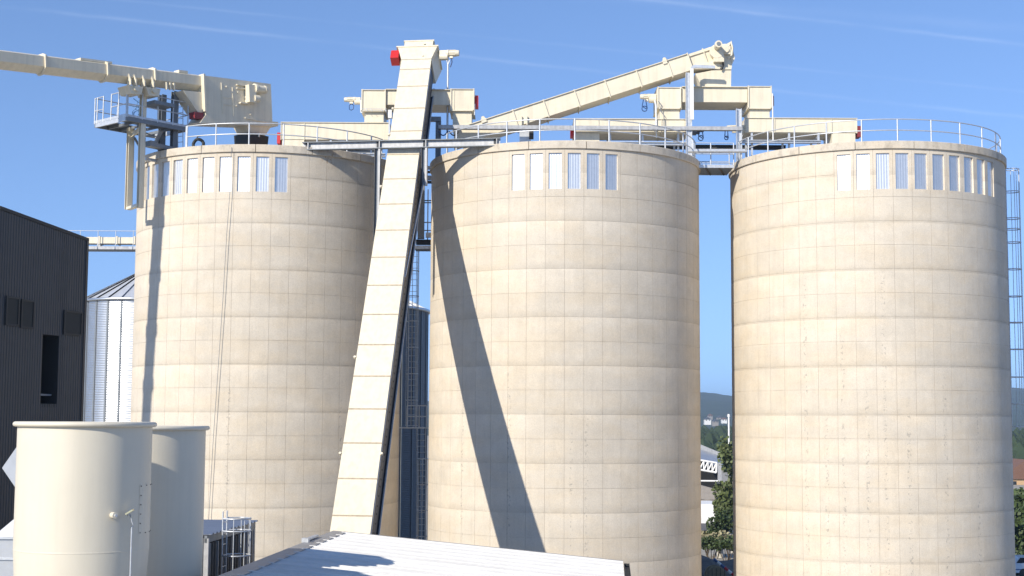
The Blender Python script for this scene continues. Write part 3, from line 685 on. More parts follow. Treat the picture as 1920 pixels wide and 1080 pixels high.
k = MB(); k.prism([at(x, y, YA - .05) for x, y in ((1372, 83), (1378, 109), (1373.5, 119), (1370, 108), (1367, 84))], Y_ * (YB2 - YA + .1)); k.build('end_plate', CREAM, inc)
k = MB(); k.prism([at(x, y, YA + .06) for x, y in ((1356, 119), (1371.5, 119), (1370.5, 164), (1316, 164), (1304, 138), (1345, 130))], Y_ * (YB2 - YA - .1)); k.build('discharge_chute', CREAM, inc)
mp = at(1344, 93, YA - .28)
k = MB(); k.cyl((mp.x, YA - .02, mp.z - .08), (mp.x, YA - .3, mp.z - .08), .34, 20); k.cbox((mp.x + .1, YA - .15, mp.z - .4), X * .5, Y_ * .28, Z * .4); k.build('gearbox', CREAM, inc)
k = MB(); k.cyl((mp.x, YA - .28, mp.z + .12), (mp.x, YA - .8, mp.z + .12), .16, 16); k.cyl((mp.x, YA - .8, mp.z + .12), (mp.x, YA - .92, mp.z + .12), .185, 16, .17); k.build('motor', CREAM, inc)
k = MB(); k.cyl((mp.x, YA - .925, mp.z + .12), (mp.x, YA - .94, mp.z + .12), .10, 14); k.build('fan_grille', GREYST, inc)
mq = at(1361, 94, YA - .1)
k = MB(); k.cbox((mq.x - .05, YA - .08, mq.z), X * .55, Y_ * .14, Z * .42); k.cyl((mq.x, YA, mq.z), (mq.x, YA - .22, mq.z), .14, 12); k.build('bearing_housing', CREAM, inc)
k = MB(); k.tube([(mq.x + .12, YA - .1, mq.z + .15), (mq.x + .25, YA - .14, mq.z + .42), (mq.x + .33, YA - .1, mq.z + .1), (mq.x + .28, YA - .14, mq.z - .25), (mq.x + .12, YA - .1, mq.z - .4)], .055, 6); k.build('guard_strap', CREAM, inc)
k = MB(); k.tube([at(1350, 103, YA - .1), at(1355, 112, YA - .12), at(1356, 122, YA - .1), at(1352, 131, YA - .06)], .05, 6); k.build('motor_cable', BLACKC, inc)
# tail under the first chute
k = MB(); k.prism([at(x, y, YA + .03) for x, y in ((851, 243), (880, 237), (893, 231), (893, 262), (851, 275))], Y_ * .95); k.build('tail_box', CREAM, inc)
# stub legs under it on the middle silo
k = MB(); a = at(985, 236, YA + .1); b = at(985, 222, YA)
k.box((a.x - .10, YA + .1, a.z - .05), (a.x + .10, YA + .9, b.z + .02)); k.build('saddle', CREAM, inc)
k = MB()
for dx in (-.22, .05): k.box((a.x + dx, YA - .12, a.z), (a.x + dx + .05, YA + .1, b.z + .1))
k.build('saddle_plate', CREAM, inc)
k = MB(); k.box((a.x - .28, YA + .2, CAPB + .2), (a.x + .28, YA + .85, a.z - .1)); 
k.build('pedestal', GALV, inc)
k = MB(); a2 = at(992, 250, YA + .2); k.cyl((a2.x, YA + .2, a2.z - .1), (a2.x + .22, YA + .2, a2.z - .1), .2, 12); k.build('tension_wheel', DARKST, inc)
# ------------------------------------------------------------------ conveyor boom arriving over the left silo
BAZ = R(221.5)
bu = Vector((sin(BAZ), cos(BAZ), 0)); bn = Vector((-cos(BAZ), sin(BAZ), 0))      # along (towards the yard), out of the side we see
if bn.y > 0: bn = -bn
BW = 0.85
bS = Vector((-12.45, 70.0, 0)) + bn * (BW / 2)                                    # near side line
def bpt(px, py):                             # point on the near side plane of the boom at that pixel
    d = ray(px, py); o = Vector((0, 0, H))
    t = (bS - o).dot(bn) / d.dot(bn); return o + d * t
t0_, t1_ = bpt(0, 95.2), bpt(380, 143.0)
bd = (t0_ - t1_).normalized()                # along the top edge, towards the yard (left in view)
bup = bd.cross(bn); bup = bup if bup.z > 0 else -bup
boom = thing('conveyor_boom', 'long cream enclosed conveyor coming in at upper left over the silo', 'conveyor', bpt(380, 200))
def bl(px): return (bpt(px, 95.2 + (143 - 95.2) * px / 380) - t1_).dot(bd)
jl = [0.0, bl(290), bl(201), bl(84.5), bl(84.5) + 3.9, bl(84.5) + 7.8, bl(84.5) + 11.7, bl(84.5) + 15.6, bl(84.5) + 19.5, bl(84.5) + 23.4]
sec = [(0, 0), (0, -.44), (-.30, -.68), (-BW + .30, -.68), (-BW, -.44), (-BW, 0), (-BW + .16, .07), (-.16, .07)]  # (out, up)
def bring(l, sc=1.0, grow=0.0):
    cx_, cz_ = -BW / 2, -.30
    return [t1_ + bd * l + bn * (cx_ + (x - cx_) * (1 + grow * 1.0)) + bup * (cz_ + (z - cz_) * (1 + grow)) for x, z in sec]
for a, b in zip(jl[:-1], jl[1:]):
    k = MB(); A, B = bring(a + .01), bring(b - .01); n = len(sec)
    k.add(A + B, [(i, (i + 1) % n, (i + 1) % n + n, i + n) for i in range(n)] + [tuple(range(n)), tuple(range(2 * n - 1, n - 1, -1))]); k.build('trough', CREAM, boom)
    bmk = bmesh.new()
for l in jl[1:-1]:
    k = MB(); A, B = bring(l - .035, grow=.21), bring(l + .035, grow=.21)
    k.add(A + B, [(i, (i + 1) % n, (i + 1) % n + n, i + n) for i in range(n)] + [tuple(range(n)), tuple(range(2 * n - 1, n - 1, -1))]); k.build('flange', CREAM, boom)
# vent hood on the lid
k = MB(); l = bl(180); k.obox(t1_ + bd * (l - .9) - bn * .6 + bup * .07, bd * 1.6, bn * .5, bup * .1); k.build('lid_hatch', CREAM, boom)
k = MB(); l = bl(345); k.obox(t1_ + bd * (l - .3) - bn * .5 + bup * .07, bd * .5, bn * .4, bup * .12); k.build('lid_hatch', CREAM, boom)
for px in (242, 252, 268, 285):
    l = bl(px); k = MB(); k.prism([t1_ + bd * l + bup * -.30 + bn * .0, t1_ + bd * l + bup * -.62 + bn * .16, t1_ + bd * l - bup * .82 + bn * .16, t1_ + bd * l - bup * .82 - bn * .15], bd * .05); k.build('stiffener', CREAM, boom)
for px in (310, 317, 324):
    l = bl(px); k = MB(); k.obox(t1_ + bd * l - bup * .85, bd * .06, bn * .14, bup * .34); k.build('stiffener', CREAM, boom)
# drive end: big end box, belly, red scraper box
hbL, hbR = 0.0, bl(505)
E0 = t1_ + bup * .02
k = MB(); k.obox(E0 - bup * 1.93 - bn * (BW + .12) + bn * .12, bd * hbR, bn * (BW + .12), bup * 1.93); k.build('drive_box', CREAM, boom)
k = MB(); k.obox(E0 - bup * 1.72 - bn * (BW + .1) + bn * .2, bd * .1, bn * (BW + .12), bup * 1.78); k.build('end_flange', CREAM, boom)
k = MB(); k.prism([E0 + bn * .13 + bup * -1.87, E0 + bd * (hbR - .35) + bn * .13 - bup * 1.87, E0 + bd * (hbR - .35) + bn * .13 - bup * 2.08, E0 + bd * .7 + bn * .13 - bup * 2.32, E0 + bd * .35 + bn * .13 - bup * 2.28], -bn * (BW + .2)); k.build('belly_trough', CREAM, boom)
k = MB(); k.prism([E0 - bup * .78 + bd * .1, E0 - bup * 1.78 + bd * .1, E0 - bup * 1.78 + bd * .35, E0 - bup * 1.30 + bd * .75, E0 - bup * .80 + bd * 1.15], -bn * BW); k.build('throat', CREAM, boom)
k = MB(); k.obox(E0 - bup * 2.08 + bn * .1 + bd * .12, bd * .5, -bn * .45, bup * .30); tag(k.build('scraper_box', MAROON, boom), 'shaded red box below the throat')
# panel ribs and hatch on the visible side
for d_, a_, b_ in ((1.0, .25, 1.75), (1.65, .4, 1.8)):
    k = MB(); k.obox(E0 - bd * d_ + bn * .12 - bup * b_, bd * .04, bn * .035, bup * (b_ - a_)); k.build('rib', CREAM, boom)
for z_ in (.95, 1.3):
    k = MB(); k.obox(E0 - bd * 1.62 + bn * .12 - bup * z_, bd * .6, bn * .025, bup * .03); k.build('rib', CREAM, boom)
mc = bpt(462, 178)
k = MB(); k.cbox(mc + bn * .32, bd * .42, bn * .36, bup * .85); k.cyl(mc + bn * .4 - bup * .22 - bd * .1, mc + bn * .4 - bup * .22 - bd * .42, .19, 14); k.build('gearbox', CREAM, boom)
k = MB(); q = mc + bn * .38 + bup * .28 - bd * .18; k.cyl(q, q - bd * .12, .24, 14); k.cyl(q - bd * .12, q - bd * .62, .18, 14); k.cyl(q - bd * .62, q - bd * .74, .2, 14, .18); k.build('motor', CREAM, boom)
k = MB(); k.cyl(q - bd * .745, q - bd * .76, .13, 12); k.build('fan_grille', DARKST, boom)
k = MB()
for z_ in (.38, .22): k.obox(mc + bn * .12 + bup * z_ + bd * .15, bd * .55, bn * .1, bup * .05)
k.obox(mc + bn * .12 - bup * .5 + bd * .1, bd * .5, bn * .2, bup * .06); k.build('motor_bracket', CREAM, boom)
for dx_, dz_ in ((.75, -.62), (-.1, -.95), (1.3, .25), (.62, .05)):
    k = MB(); k.cyl(mc + bd * dx_ + bup * dz_ + bn * .1, mc + bd * dx_ + bup * dz_ + bn * .2, .045, 8); k.build('bolt_head', CREAM, boom)
# outlet hopper with rubber boot standing over the left silo
hc = bpt(485, 228) - bn * .55; hz = hc.z - .02
def quad(c, a, b, z): return [Vector((c.x, c.y, z)) + bd2 * a * i + bn * b * j for i, j in ((-1, -1), (1, -1), (1, 1), (-1, 1))]
bd2 = Vector((bd.x, bd.y, 0)).normalized()
zb1 = bpt(480, 256).z
k = MB(); k.frustum(quad(hc, .42, .40, zb1), quad(hc, .82, .62, hz)); k.build('hopper', CREAM, boom)
k = MB(); k.frustum(quad(hc, .95, .72, hz), quad(hc, .95, .72, hz + .07)); k.build('hopper_flange', CREAM, boom)
k = MB(); k.frustum(quad(hc, .5, .5, CAPB + .2), quad(hc, .62, .58, zb1 + .12)); k.build('rubber_boot', RUBBER, boom)
k = MB(); k.cyl(Vector((hc.x, hc.y, zb1)) + bn * .6, Vector((hc.x, hc.y, zb1 + .2)) + bn * .6, .05, 8); k.build('clamp', CREAM, boom)

# ------------------------------------------------------------------ support tower and service platform under the boom
pc = (atz(237, 216, 24.7) , )
PZ = at(237, 218, 64.0).z
near_c = atz(237, 219, PZ)
ax1 = -bu                                     # from near corner towards the silo (right, away)
ax2 = Vector((-bu.y, bu.x, 0)); ax2 = ax2 if ax2.x < 0 else -ax2      # towards the left
L1, L2 = 3.35, 2.6
tower = thing('service_platform', 'galvanised steel platform with railings hung under the conveyor boom', 'platform', near_c + ax1 * L1 / 2 + ax2 * L2 / 2 - Z * 1.2)
def TP(a, b, z=0.0): return near_c + ax1 * a + ax2 * b + Z * z
k = MB()
for b in (0, L2 - .08): k.obox(TP(0, b, -.16), ax1 * L1, ax2 * .08, Z * .2)
k.build('edge_beam', GREYST, tower)
k = MB()
for a in (0, L1 - .08): k.obox(TP(a, .08, -.16), ax1 * .08, ax2 * (L2 - .16), Z * .2)
k.build('edge_beam', GALV, tower)
for i in range(1, 5):
    k = MB(); k.obox(TP(L1 * i / 5, .1, -.14), ax1 * .07, ax2 * (L2 - .2), Z * .12); k.build('joist', GREYST, tower)
k = MB(); k.obox(TP(.3, .1, .0), ax1 * (L1 - .4), ax2 * (L2 * .42), Z * .03); k.obox(TP(.1, L2 * .62, .0), ax1 * (L1 * .5), ax2 * (L2 * .36), Z * .03); k.build('grating', GREYST, tower)
k = MB(); k.obox(TP(-.012, 0, .04), ax1 * .012, ax2 * L2, Z * .12); k.obox(TP(0, -.012, .04), ax1 * L1, ax2 * .012, Z * .10); k.build('toe_board', GALV, tower)
rail_pts = [(0, 0), (L1, 0), (L1, L2), (0, L2)]
def seg_rail(parent, A, B, hs=(.62, 1.22), r=.026):
    for h in hs: MB().cyl(A + Z * h, B + Z * h, r, 7).build('rail', GALV, parent)
def post(parent, A, h=1.24, r=.030, base=0.0): MB().cyl(A + Z * base, A + Z * h, r, 7).build('post', GALV, parent)
for (a, b), (c_, d_) in (((0, 0), (L1, 0)), ((0, L2), (0, 1.9)), ((0, 1.25), (0, 0)), ((0, L2), (L1 * .72, L2)), ((L1, 0), (L1, L2 * .8))):
    seg_rail(tower, TP(a, b), TP(c_, d_))
for a, b in ((0, .02), (.06, -.0), (L1 * .25, 0), (L1 * .75, 0), (0, .65), (0, 2.4), (L1 * .5, 0), (L1, 0), (0, L2), (0, 1.9), (0, 1.25), (L1 * .36, L2), (L1 * .72, L2), (L1, L2 * .4), (L1, L2 * .8)): post(tower, TP(a, b))
# tall cream channels that carry the boom and hang down beside the silo, joined by a foot bar
hgA, hgB = bpt(263, 172), None
def vpost(px, ytop, ybot, Yd, w=.2, d=.22, m=CREAM, name='column', parent=None):
    a = at(px, ytop, Yd); zt = a.z; zb_ = at(px, ybot, Yd).z; xm = at(px, (ytop + ybot) / 2, Yd).x
    k = MB()
    k.obox(Vector((xm, Yd, zb_)) - ax2 * w / 2 + ax1 * (d / 2 - .03), ax2 * w, ax1 * .03, Z * (zt - zb_))
    k.obox(Vector((xm, Yd, zb_)) - ax2 * w / 2 - ax1 * d / 2, ax2 * .03, ax1 * d, Z * (zt - zb_))
    k.obox(Vector((xm, Yd, zb_)) + ax2 * (w / 2 - .03) - ax1 * d / 2, ax2 * .03, ax1 * d, Z * (zt - zb_))
    return k.build(name, m, parent), Vector((xm, Yd, zt)), Vector((xm, Yd, zb_))
_, h1t, h1b = vpost(266, 150, 390, 64.9, .20, .26, CREAM, 'hanger_channel', tower)
_, h2t, h2b = vpost(243, 240, 393, 66.2, .20, .30, CREAM, 'hanger_channel', tower)
k = MB(); dv = h1b - h2b; dv.z = 0; k.obox(h2b - Z * .02 - ax1 * .13, dv, ax1 * .26, Z * .12); k.build('foot_bar', CREAM, tower)
k = MB(); a = h2t - Z * .45; b = Vector((h1t.x, h1t.y, a.z + .15)); k.obox(a, b - a, Z * .2, ax1 * .1); k.build('tie_bar', CREAM, tower)
for px, yt, yb_, yy in ((304, 178, 283, 67.2), (327, 172, 280, 66.6)):
    vpost(px, yt, yb_, yy, .26, .26, GREYST, 'column', tower)
for (x0, y0, Ya, x1, y1, Yb) in ((248, 256, 66, 262, 280, 66.5), (300, 242, 66.2, 284, 275, 66.6), (262, 245, 65, 290, 255, 66)):
    p, q = at(x0, y0, Ya), at(x1, y1, Yb); d = (q - p)
    k = MB(); k.obox(p, d, ax1 * .12, d.normalized().cross(ax1) * .14); k.build('brace', GREYST if x0 != 300 else LTSTEEL, tower)
p, q = at(282, 278, 65.6), at(333, 284, 67.0)
k = MB(); d = q - p; d.z = 0; k.obox(p, d, ax2 * -.5, Z * .18); k.obox(p - d * .22, d * .22, ax2 * -.5, Z * .25); k.build('base_beam', GREYST, tower)
k = MB(); k.obox(at(274, 296, 65.8) - Z * .1, bd2 * -.9, ax2 * .2, Z * .12); k.build('base_pad', GALV, tower)
# rollers and bearing saddles between tower and boom
for px in (253, 286):
    l = bl(px); p = t1_ + bd * l - bup * .95; k = MB(); k.cyl(p + bn * .12, p - bn * (BW + .1), .13, 14); k.build('roller', CREAM, tower)
    k = MB(); k.prism([p + bd * .4 + bup * .12, p - bd * .4 + bup * .12, p - bd * .3 - bup * .25, p + bd * .25 - bup * .25], -bn * BW); k.build('saddle', CREAM, tower)
k = MB(); p = bpt(310, 190); k.cbox(p - bn * .5 - Z * .1, bd2 * 1.1, bn * .9, Z * .16); k.build('bearing_beam', GREYST, tower)
# blue cables bunched on the platform
cb = at(255, 200, 66.0)
o = MB()
for i in range(5):
    o.tube([cb + Vector((random.uniform(-.2, .25), random.uniform(-.15, .15), .35 - j * .22 + random.uniform(-.08, .08))) for j in range(6)], .022, 5)
tag(o.build('cable_bundle', mat('light_blue_cable', (.10, .22, .42), .5), None, cb), 'tangle of light blue cables hanging above the service platform', 'cable')
# ladder from the roof to the platform
lad = thing('steel_ladder', 'short steel ladder from the left silo roof to the service platform', 'ladder', at(340, 285, 66.6))
for px in (333.5, 343): p, q = at(px, 284, 66.6), at(px, 200, 66.6); MB().cyl(p, q, .022, 6).build('stile', GALV, lad)
for i in range(9):
    y = 278 - i * 11; MB().cyl(at(333.5, y, 66.6), at(343, y - 1, 66.6), .016, 5).build('rung', GALV, lad)

# ------------------------------------------------------------------ railings round the silo roofs
def ring_pt(c, r, a, z): return Vector((c[0] + r * sin(a), c[1] + r * cos(a), z))
def railing(c, dz, label, phase, a0, a1, rr=6.32):
    t = thing('roof_railing', label, 'railing', (c[0], c[1], CAPT + dz), 'railings on the silo roofs')
    z0 = CAPT + dz
    n = int(round((a1 - a0) / R(3)))
    for h in (.52, 1.02):
        MB().tube([ring_pt(c, rr, a0 + (a1 - a0) * i / n, z0 + h) for i in range(n + 1)], .026, 7).build('rail', GALV, t)
    a = phase
    while a > a0: a -= R(14.2)
    a += R(14.2)
    while a <= a1:
        MB().cyl(ring_pt(c, rr, a, z0 - .02), ring_pt(c, rr, a, z0 + 1.03), .036, 8).build('post', GALV, t)
        a += R(14.2)
    for a in (a0, a1): MB().cyl(ring_pt(c, rr, a, z0 - .02), ring_pt(c, rr, a, z0 + 1.03), .032, 7).build('post', GALV, t)
    return t
def az_r(c, px, rr=6.32):
    best = (1e9, 0)
    for i in range(3600):
        a = pi / 2 + pi * i / 3600; d = abs(proj(ring_pt(c, rr, a, CAPT + .5))[0] - px)
        if d < best[0]: best = (d, a)
    return best[1]
S = [(s_[0], s_[1]) for s_ in SILO]
railing(S[0], .058, 'curved steel railing on the left silo, left of the steep conveyor', az_r(S[0], 405), az_r(S[0], 716), az_r(S[0], 349))
railing(S[1], 0, 'curved steel railing along the front of the middle silo roof', az_r(S[1], 950.5), az_r(S[1], 1303), az_r(S[1], 838))
railing(S[2], .083, 'curved steel railing on the right silo with open sky behind', az_r(S[2], 1615.7), R(70), az_r(S[2], 1386))

# ------------------------------------------------------------------ steel beam with hangers in front of the steep conveyor
bz1 = at(760, 262.5, 64.2).z; bz0 = at(760, 277.5, 64.2).z
bL_, bR_ = at(568, 270, 64.95), at(938, 268, 63.7)
ib = thing('steel_beam', 'grey steel I-beam lying across the two silo rims before the steep conveyor', 'beam', Vector(((bL_.x + bR_.x) / 2, 64.6, bz0)))
bv = Vector((bR_.x - bL_.x, bR_.y - bL_.y, 0)); bvn = bv.normalized(); bp = Vector((bvn.y, -bvn.x, 0))   # bp towards camera
B0 = Vector((bL_.x, bL_.y, bz0)); hb = bz1 - bz0
k = MB(); k.obox(B0 - bp * .13 + Z * (hb - .035), bv, bp * .30, Z * .035); k.obox(B0 - bp * .13, bv, bp * .30, Z * .035); k.build('flange', GREYST, ib)
k = MB(); k.obox(B0 + bp * .0 + Z * .035, bv, bp * .03, Z * (hb - .07)); k.build('web', LTSTEEL, ib)
def bpx(px):
    lo, hi = 0., 1.
    for _ in range(30):
        mid = (lo + hi) / 2
        if proj(B0 + bv * mid)[0] < px: lo = mid
        else: hi = mid
    return B0 + bv * lo
for px in (579, 712.5, 799.5, 932):
    p = bpx(px)
    k = MB(); k.obox(p - bvn * .02 + bp * .03 + Z * .035, bvn * .04, bp * .13, Z * (hb - .07)); k.build('stiffener', LTSTEEL, ib)
    k = MB(); k.obox(p - bvn * .15 + bp * .034 + Z * .036, bvn * .12, bp * .01, Z * (hb - .072)); k.build('joint_gap', DARKST, ib)
for px, yb_, w in ((708.5, 452, .26), (796, 348, .26)):
    p = bpx(px); zb_ = at(px, yb_, p.y).z; lean = at(px - 6 if px < 750 else px, yb_, p.y).x - p.x
    for dx, ww, m_ in ((-.13, .04, DARKST), (.05, .09, LTSTEEL)):
        k = MB(); k.obox(p + bvn * dx + bp * -.1 - Z * .002, bvn * ww, bp * .24, Z * (zb_ - bz0)); k.build('hanger_flange', m_, ib)
    k = MB(); k.obox(p - bvn * .09 + bp * .0 - Z * .002, bvn * .14, bp * .03, Z * (zb_ - bz0)); k.build('hanger', GREYST, ib)
p = bpx(796); a = Vector((p.x - .02, p.y, at(796, 342, p.y).z)); b = EP(7.6, WW + .03, -.2)
k = MB(); k.cyl(a, b, .035, 6); k.build('stay', GALV, ib)

# long cable tray over the middle silo roof
YT = 68.3
tray = thing('cable_tray', 'long galvanised cable tray running level across the middle silo roof', 'cable tray', at(1100, 238, YT))
a, b = at(822, 241, YT), at(1392, 237, YT); zc = (a.z + b.z) / 2
k = MB(); k.box((a.x, YT, zc - .09), (b.x, YT + .02, zc + .09)); k.box((a.x, YT + .02, zc - .09), (b.x, YT + .32, zc - .07)); k.box((a.x, YT + .30, zc - .07), (b.x, YT + .32, zc + .09)); k.build('channel', LTSTEEL, tray)
pz = CAPB + .2
for px, yt in ((821.5, 226), (1386.5, 203)):
    x_ = at(px, 250, YT).x; zt = at(px, yt, YT).z
    k = MB(); k.box((x_ - .13, YT + .04, pz), (x_ - .10, YT + .30, zt)); k.box((x_ + .10, YT + .04, pz), (x_ + .13, YT + .30, zt)); k.box((x_ - .10, YT + .15, pz), (x_ + .10, YT + .18, zt)); k.build('post', GALV if px > 1000 else GREYST, tray)
x_ = at(821.5, 226, YT).x; zt = at(821.5, 222, YT).z
k = MB(); k.box((at(797, 222, YT).x, YT + .04, zt - .12), (x_ + .13, YT + .3, zt + .1)); k.build('bracket', GREYST, tray)
for px0, px1, y0 in ((822, 840, 246), (842, 860, 246)):
    pts = [at(px0 + (px1 - px0) * i / 8, y0 + 8 * sin(pi * i / 8), YT - .03) for i in range(9)]; MB().tube(pts, .03, 6).build('slack_cable', BLUEC if px0 < 830 else BLACKC, tray)
pts = [at(1224 + 9 * i / 6, 242 + 5 * sin(pi * i / 6), YT - .03) for i in range(7)]; MB().tube(pts, .015, 5).build('slack_cable', GREYST, tray)

# tall post carrying the head of the sloping conveyor
tp = thing('support_post', 'tall galvanised post holding the top end of the sloping conveyor', 'post', at(1293, 300, 68.45))
x_ = at(1292, 220, 68.4).x; zt = at(1292, 136, 68.4).z
k = MB(); k.box((x_ - .12, 68.42, CAPB + .2), (x_ + .12, 68.46, zt)); k.box((x_ - .14, 68.36, CAPB + .2), (x_ - .12, 68.72, zt)); k.box((x_ + .12, 68.36, CAPB + .2), (x_ + .14, 68.72, zt)); k.build('column', GALV, tp)
wx = at(1297.5, 200, 68.2).x
cd = thing('cable_duct', 'white bent cable duct in front of the tall galvanised post', 'cable duct', at(1298, 225, 68.2))
k = MB(); zt2 = at(1298, 128, 68.2).z; zb2 = at(1298, 224, 68.2).z
k.box((wx - .065, 68.2, zb2), (wx + .085, 68.32, zt2)); k.build('duct', WHITEW, cd)
pe = at(1341, 130, 68.2); k = MB(); k.prism([Vector((wx - .06, 68.19, zt2)), Vector((wx + .08, 68.19, zt2)), Vector((wx + .2, 68.19, zt2 + .03)), Vector((pe.x, 68.19, zt2 - .0)), Vector((pe.x, 68.19, zt2 + .14)), Vector((wx + .15, 68.19, zt2 + .18)), Vector((wx - .02, 68.19, zt2 + .1))], Y_ * .14); k.build('arm', GALV, cd)

# catwalk and beams between middle and right silo
cw = thing('catwalk', 'narrow steel catwalk with railing bridging the middle and right silos', 'catwalk', at(1341, 320, 67.5))
xa_, xb_ = at(1306, 320, 67.5).x, at(1376, 320, 67.5).x
zt = at(1341, 308.5, 67.5).z; zl = at(1341, 314.5, 67.5).z
k = MB(); k.box((xa_, 67.5, zl), (xb_, 67.58, zt)); k.build('edge_beam', GALV, cw)
k = MB(); k.box((xa_, 69.55, zl), (xb_, 69.63, zt)); k.build('edge_beam', GALV, cw)
k = MB(); k.box((xa_, 67.58, zl + .03), (xb_, 69.55, zl + .06)); k.build('deck', GREYST, cw)
for px in (1322, 1348): x_ = at(px, 320, 67.5).x; k = MB(); k.obox((x_, 67.6, zl - .03), (.5, 1.9, 0), (.06, 0, 0), (0, 0, .06)); k.build('cross_bar', BROWNST, cw)
for yy, pxs in ((67.54, (1302, 1333, 1376)), (69.6, (1300, 1380))):
    pts_ = [at(p_, 300, 67.5).x for p_ in pxs]
    for x_ in pts_: MB().cyl((x_, yy, zt - .02), (x_, yy, zt + 1.05), .03, 7).build('post', GALV, cw)
    for h_ in (.08, .52, 1.05): MB().cyl((pts_[0], yy, zt + h_), (pts_[-1], yy, zt + h_), .022, 6).build('rail', GALV, cw)
for (x0, y0, x1, y1, Yd, m_, nm, lb) in ((1290, 283, 1397, 283, 67.2, GALV, 'pipe_rail', 'round steel tube spanning between the middle and right silo roofs'),):
    a, b = at(x0, y0, Yd), at(x1, y1, Yd); o = MB().cyl(a, b, .10, 12).build(nm, m_, None, a); tag(o, lb, 'pipe')
def ibeam(label, x0, x1, y, Yd, h=.3, w=.2, m_=GREYST):
    a, b = at(x0, y, Yd), at(x1, y, Yd); z = (a.z + b.z) / 2
    k = MB(); k.box((a.x, Yd, z - h / 2), (b.x, Yd + w, z - h / 2 + .03)); k.box((a.x, Yd, z + h / 2 - .03), (b.x, Yd + w, z + h / 2)); k.box((a.x, Yd + w / 2 - .01, z - h / 2 + .03), (b.x, Yd + w / 2 + .01, z + h / 2 - .03))
    o = k.build('steel_beam', m_, None, (a.x, Yd, z - h / 2)); return tag(o, label, 'beam')
ibeam('dark blue steel beam low behind the railings of middle and right silos', 1228, 1474, 275.5, 70.9, .22, .2, DARKST)
ibeam('light steel beam on the middle silo roof under the box conveyor', 1130, 1286, 268.5, 68.6, .16, .25, GALV)
ibeam('light steel beam on the right silo roof under the box conveyor', 1392, 1540, 265, 68.6, .14, .25, GALV)
ibeam('light steel beam on the left silo roof behind the I-beam', 640, 722, 290, 67.0, .16, .25, GALV)
ibeam('dark steel beam on the left silo roof behind the I-beam', 604, 716, 283, 68.2, .16, .25, GREYST)
# small roof items
o = MB(); c_ = at(372, 270, 66.3)
o.tube([c_ + Vector((.24 * cos(t), .05 * sin(3 * t), .24 * sin(t) - .02)) for t in [2 * pi * i / 18 for i in range(18)]], .075, 8, True); o.tube([c_ + Vector((-.1, 0, .2)), c_ + Vector((-.05, 0, .36)), c_ + Vector((.15, 0, .4))], .03, 6)
tag(o.build('rubber_hose', RUBBER, None, c_ - Z * .3), 'coil of black rubber hose standing on the left silo rim', 'hose')
jb = thing('junction_box', 'small white electrical box on a post left of the steep conveyor', 'box', at(731, 262, 68.2))
p = at(731.5, 214, 68.2); k = MB(); k.cbox(p, X * .19, Y_ * .14, Z * .4); k.build('housing', WHITEW, jb); k = MB(); k.cbox(p + X * .1, X * .03, Y_ * .16, Z * .44); k.build('side_plate', DARKST, jb)
p = at(730, 230, 68.2); k = MB(); k.box((p.x - .04, 68.2, CAPB + .2), (p.x + .04, 68.28, p.z + .25)); k.build('post', GALV, jb)
# hanging lightning cable on the left silo
pts = []
for px, py in ((434, 276), (433.5, 290), (431, 360), (425, 440), (418, 560), (409, 690), (400, 820), (392, 960), (386, 1060)):
    # a hand's breadth off the wall
    d = ray(px, py); o_ = Vector((0, 0, H)); c_ = Vector((S[0][0], S[0][1])); dd = Vector((d.x, d.y)); oo = Vector((0, 0)) - c_
    A_, B_, C_ = dd.dot(dd), oo.dot(dd), oo.dot(oo) - (RS + .13) ** 2
    t = (-B_ - math.sqrt(B_ * B_ - A_ * C_)) / A_; pts.append(o_ + d * t)
tag(MB().tube(pts, .012, 5).build('lightning_cable', GREYST, None, pts[-1]), 'thin cable hanging down the front of the left silo', 'cable')
# ------------------------------------------------------------------ ladders
def caged_ladder(label, base, top, wv, ov, hoops, r=.36, m_=GALV, cage=True, hoop_names=True):
    """base, top: feet/top of the ladder axis; wv: across; ov: outwards from the wall"""
    t = thing('caged_ladder', label, 'ladder', base, 'caged access ladders')
    base, top = Vector(base), Vector(top); ax = (top - base); Lh = ax.length
    for s_ in (-.22, .22): MB().cyl(base + wv * s_, top + wv * s_, .024, 6).build('stile', m_, t)
    n = int(Lh / .3); n = min(n, 60)
    for i in range(1, n): p = base + ax * i / n; MB().cyl(p - wv * .22, p + wv * .22, .013, 5).build('rung', m_, t)
    if cage:
        for h in hoops:
            p = base + Z * h
            MB().tube([p + wv * (-.24)] + [p + wv * (r * cos(a)) + ov * (.30 + r * sin(a) * 1.05) for a in [pi - pi * i / 10 for i in range(11)]] + [p + wv * .24], .024, 5).build('hoop', m_, t)
        for a in (pi * .95, pi * .72, pi * .5, pi * .28, pi * .05):
            o = wv * (r * cos(a)) + ov * (.30 + r * sin(a) * 1.05)
            MB().cyl(base + o + Z * hoops[0], base + o + Z * hoops[-1], .016, 5).build('cage_bar', m_, t)
    return t
# on the right silo
a_ = R(97); w_ = ring_pt(S[2], RS + .12, a_, 0); ov_ = Vector((sin(a_), cos(a_), 0)); wv_ = Vector((cos(a_), -sin(a_), 0))
zt = at(1895, 318, w_.y).z; zb_ = at(1895, 802, w_.y).z
hp = [(at(1898, y, w_.y).z - zb_) for y in (800, 757, 707, 655, 605, 556, 505, 455, 430, 410, 360, 318)]
caged_ladder('tall caged ladder up the outer edge of the right silo', (w_.x, w_.y, zb_), (w_.x, w_.y, zt), wv_, ov_, [max(x, 0) for x in hp])
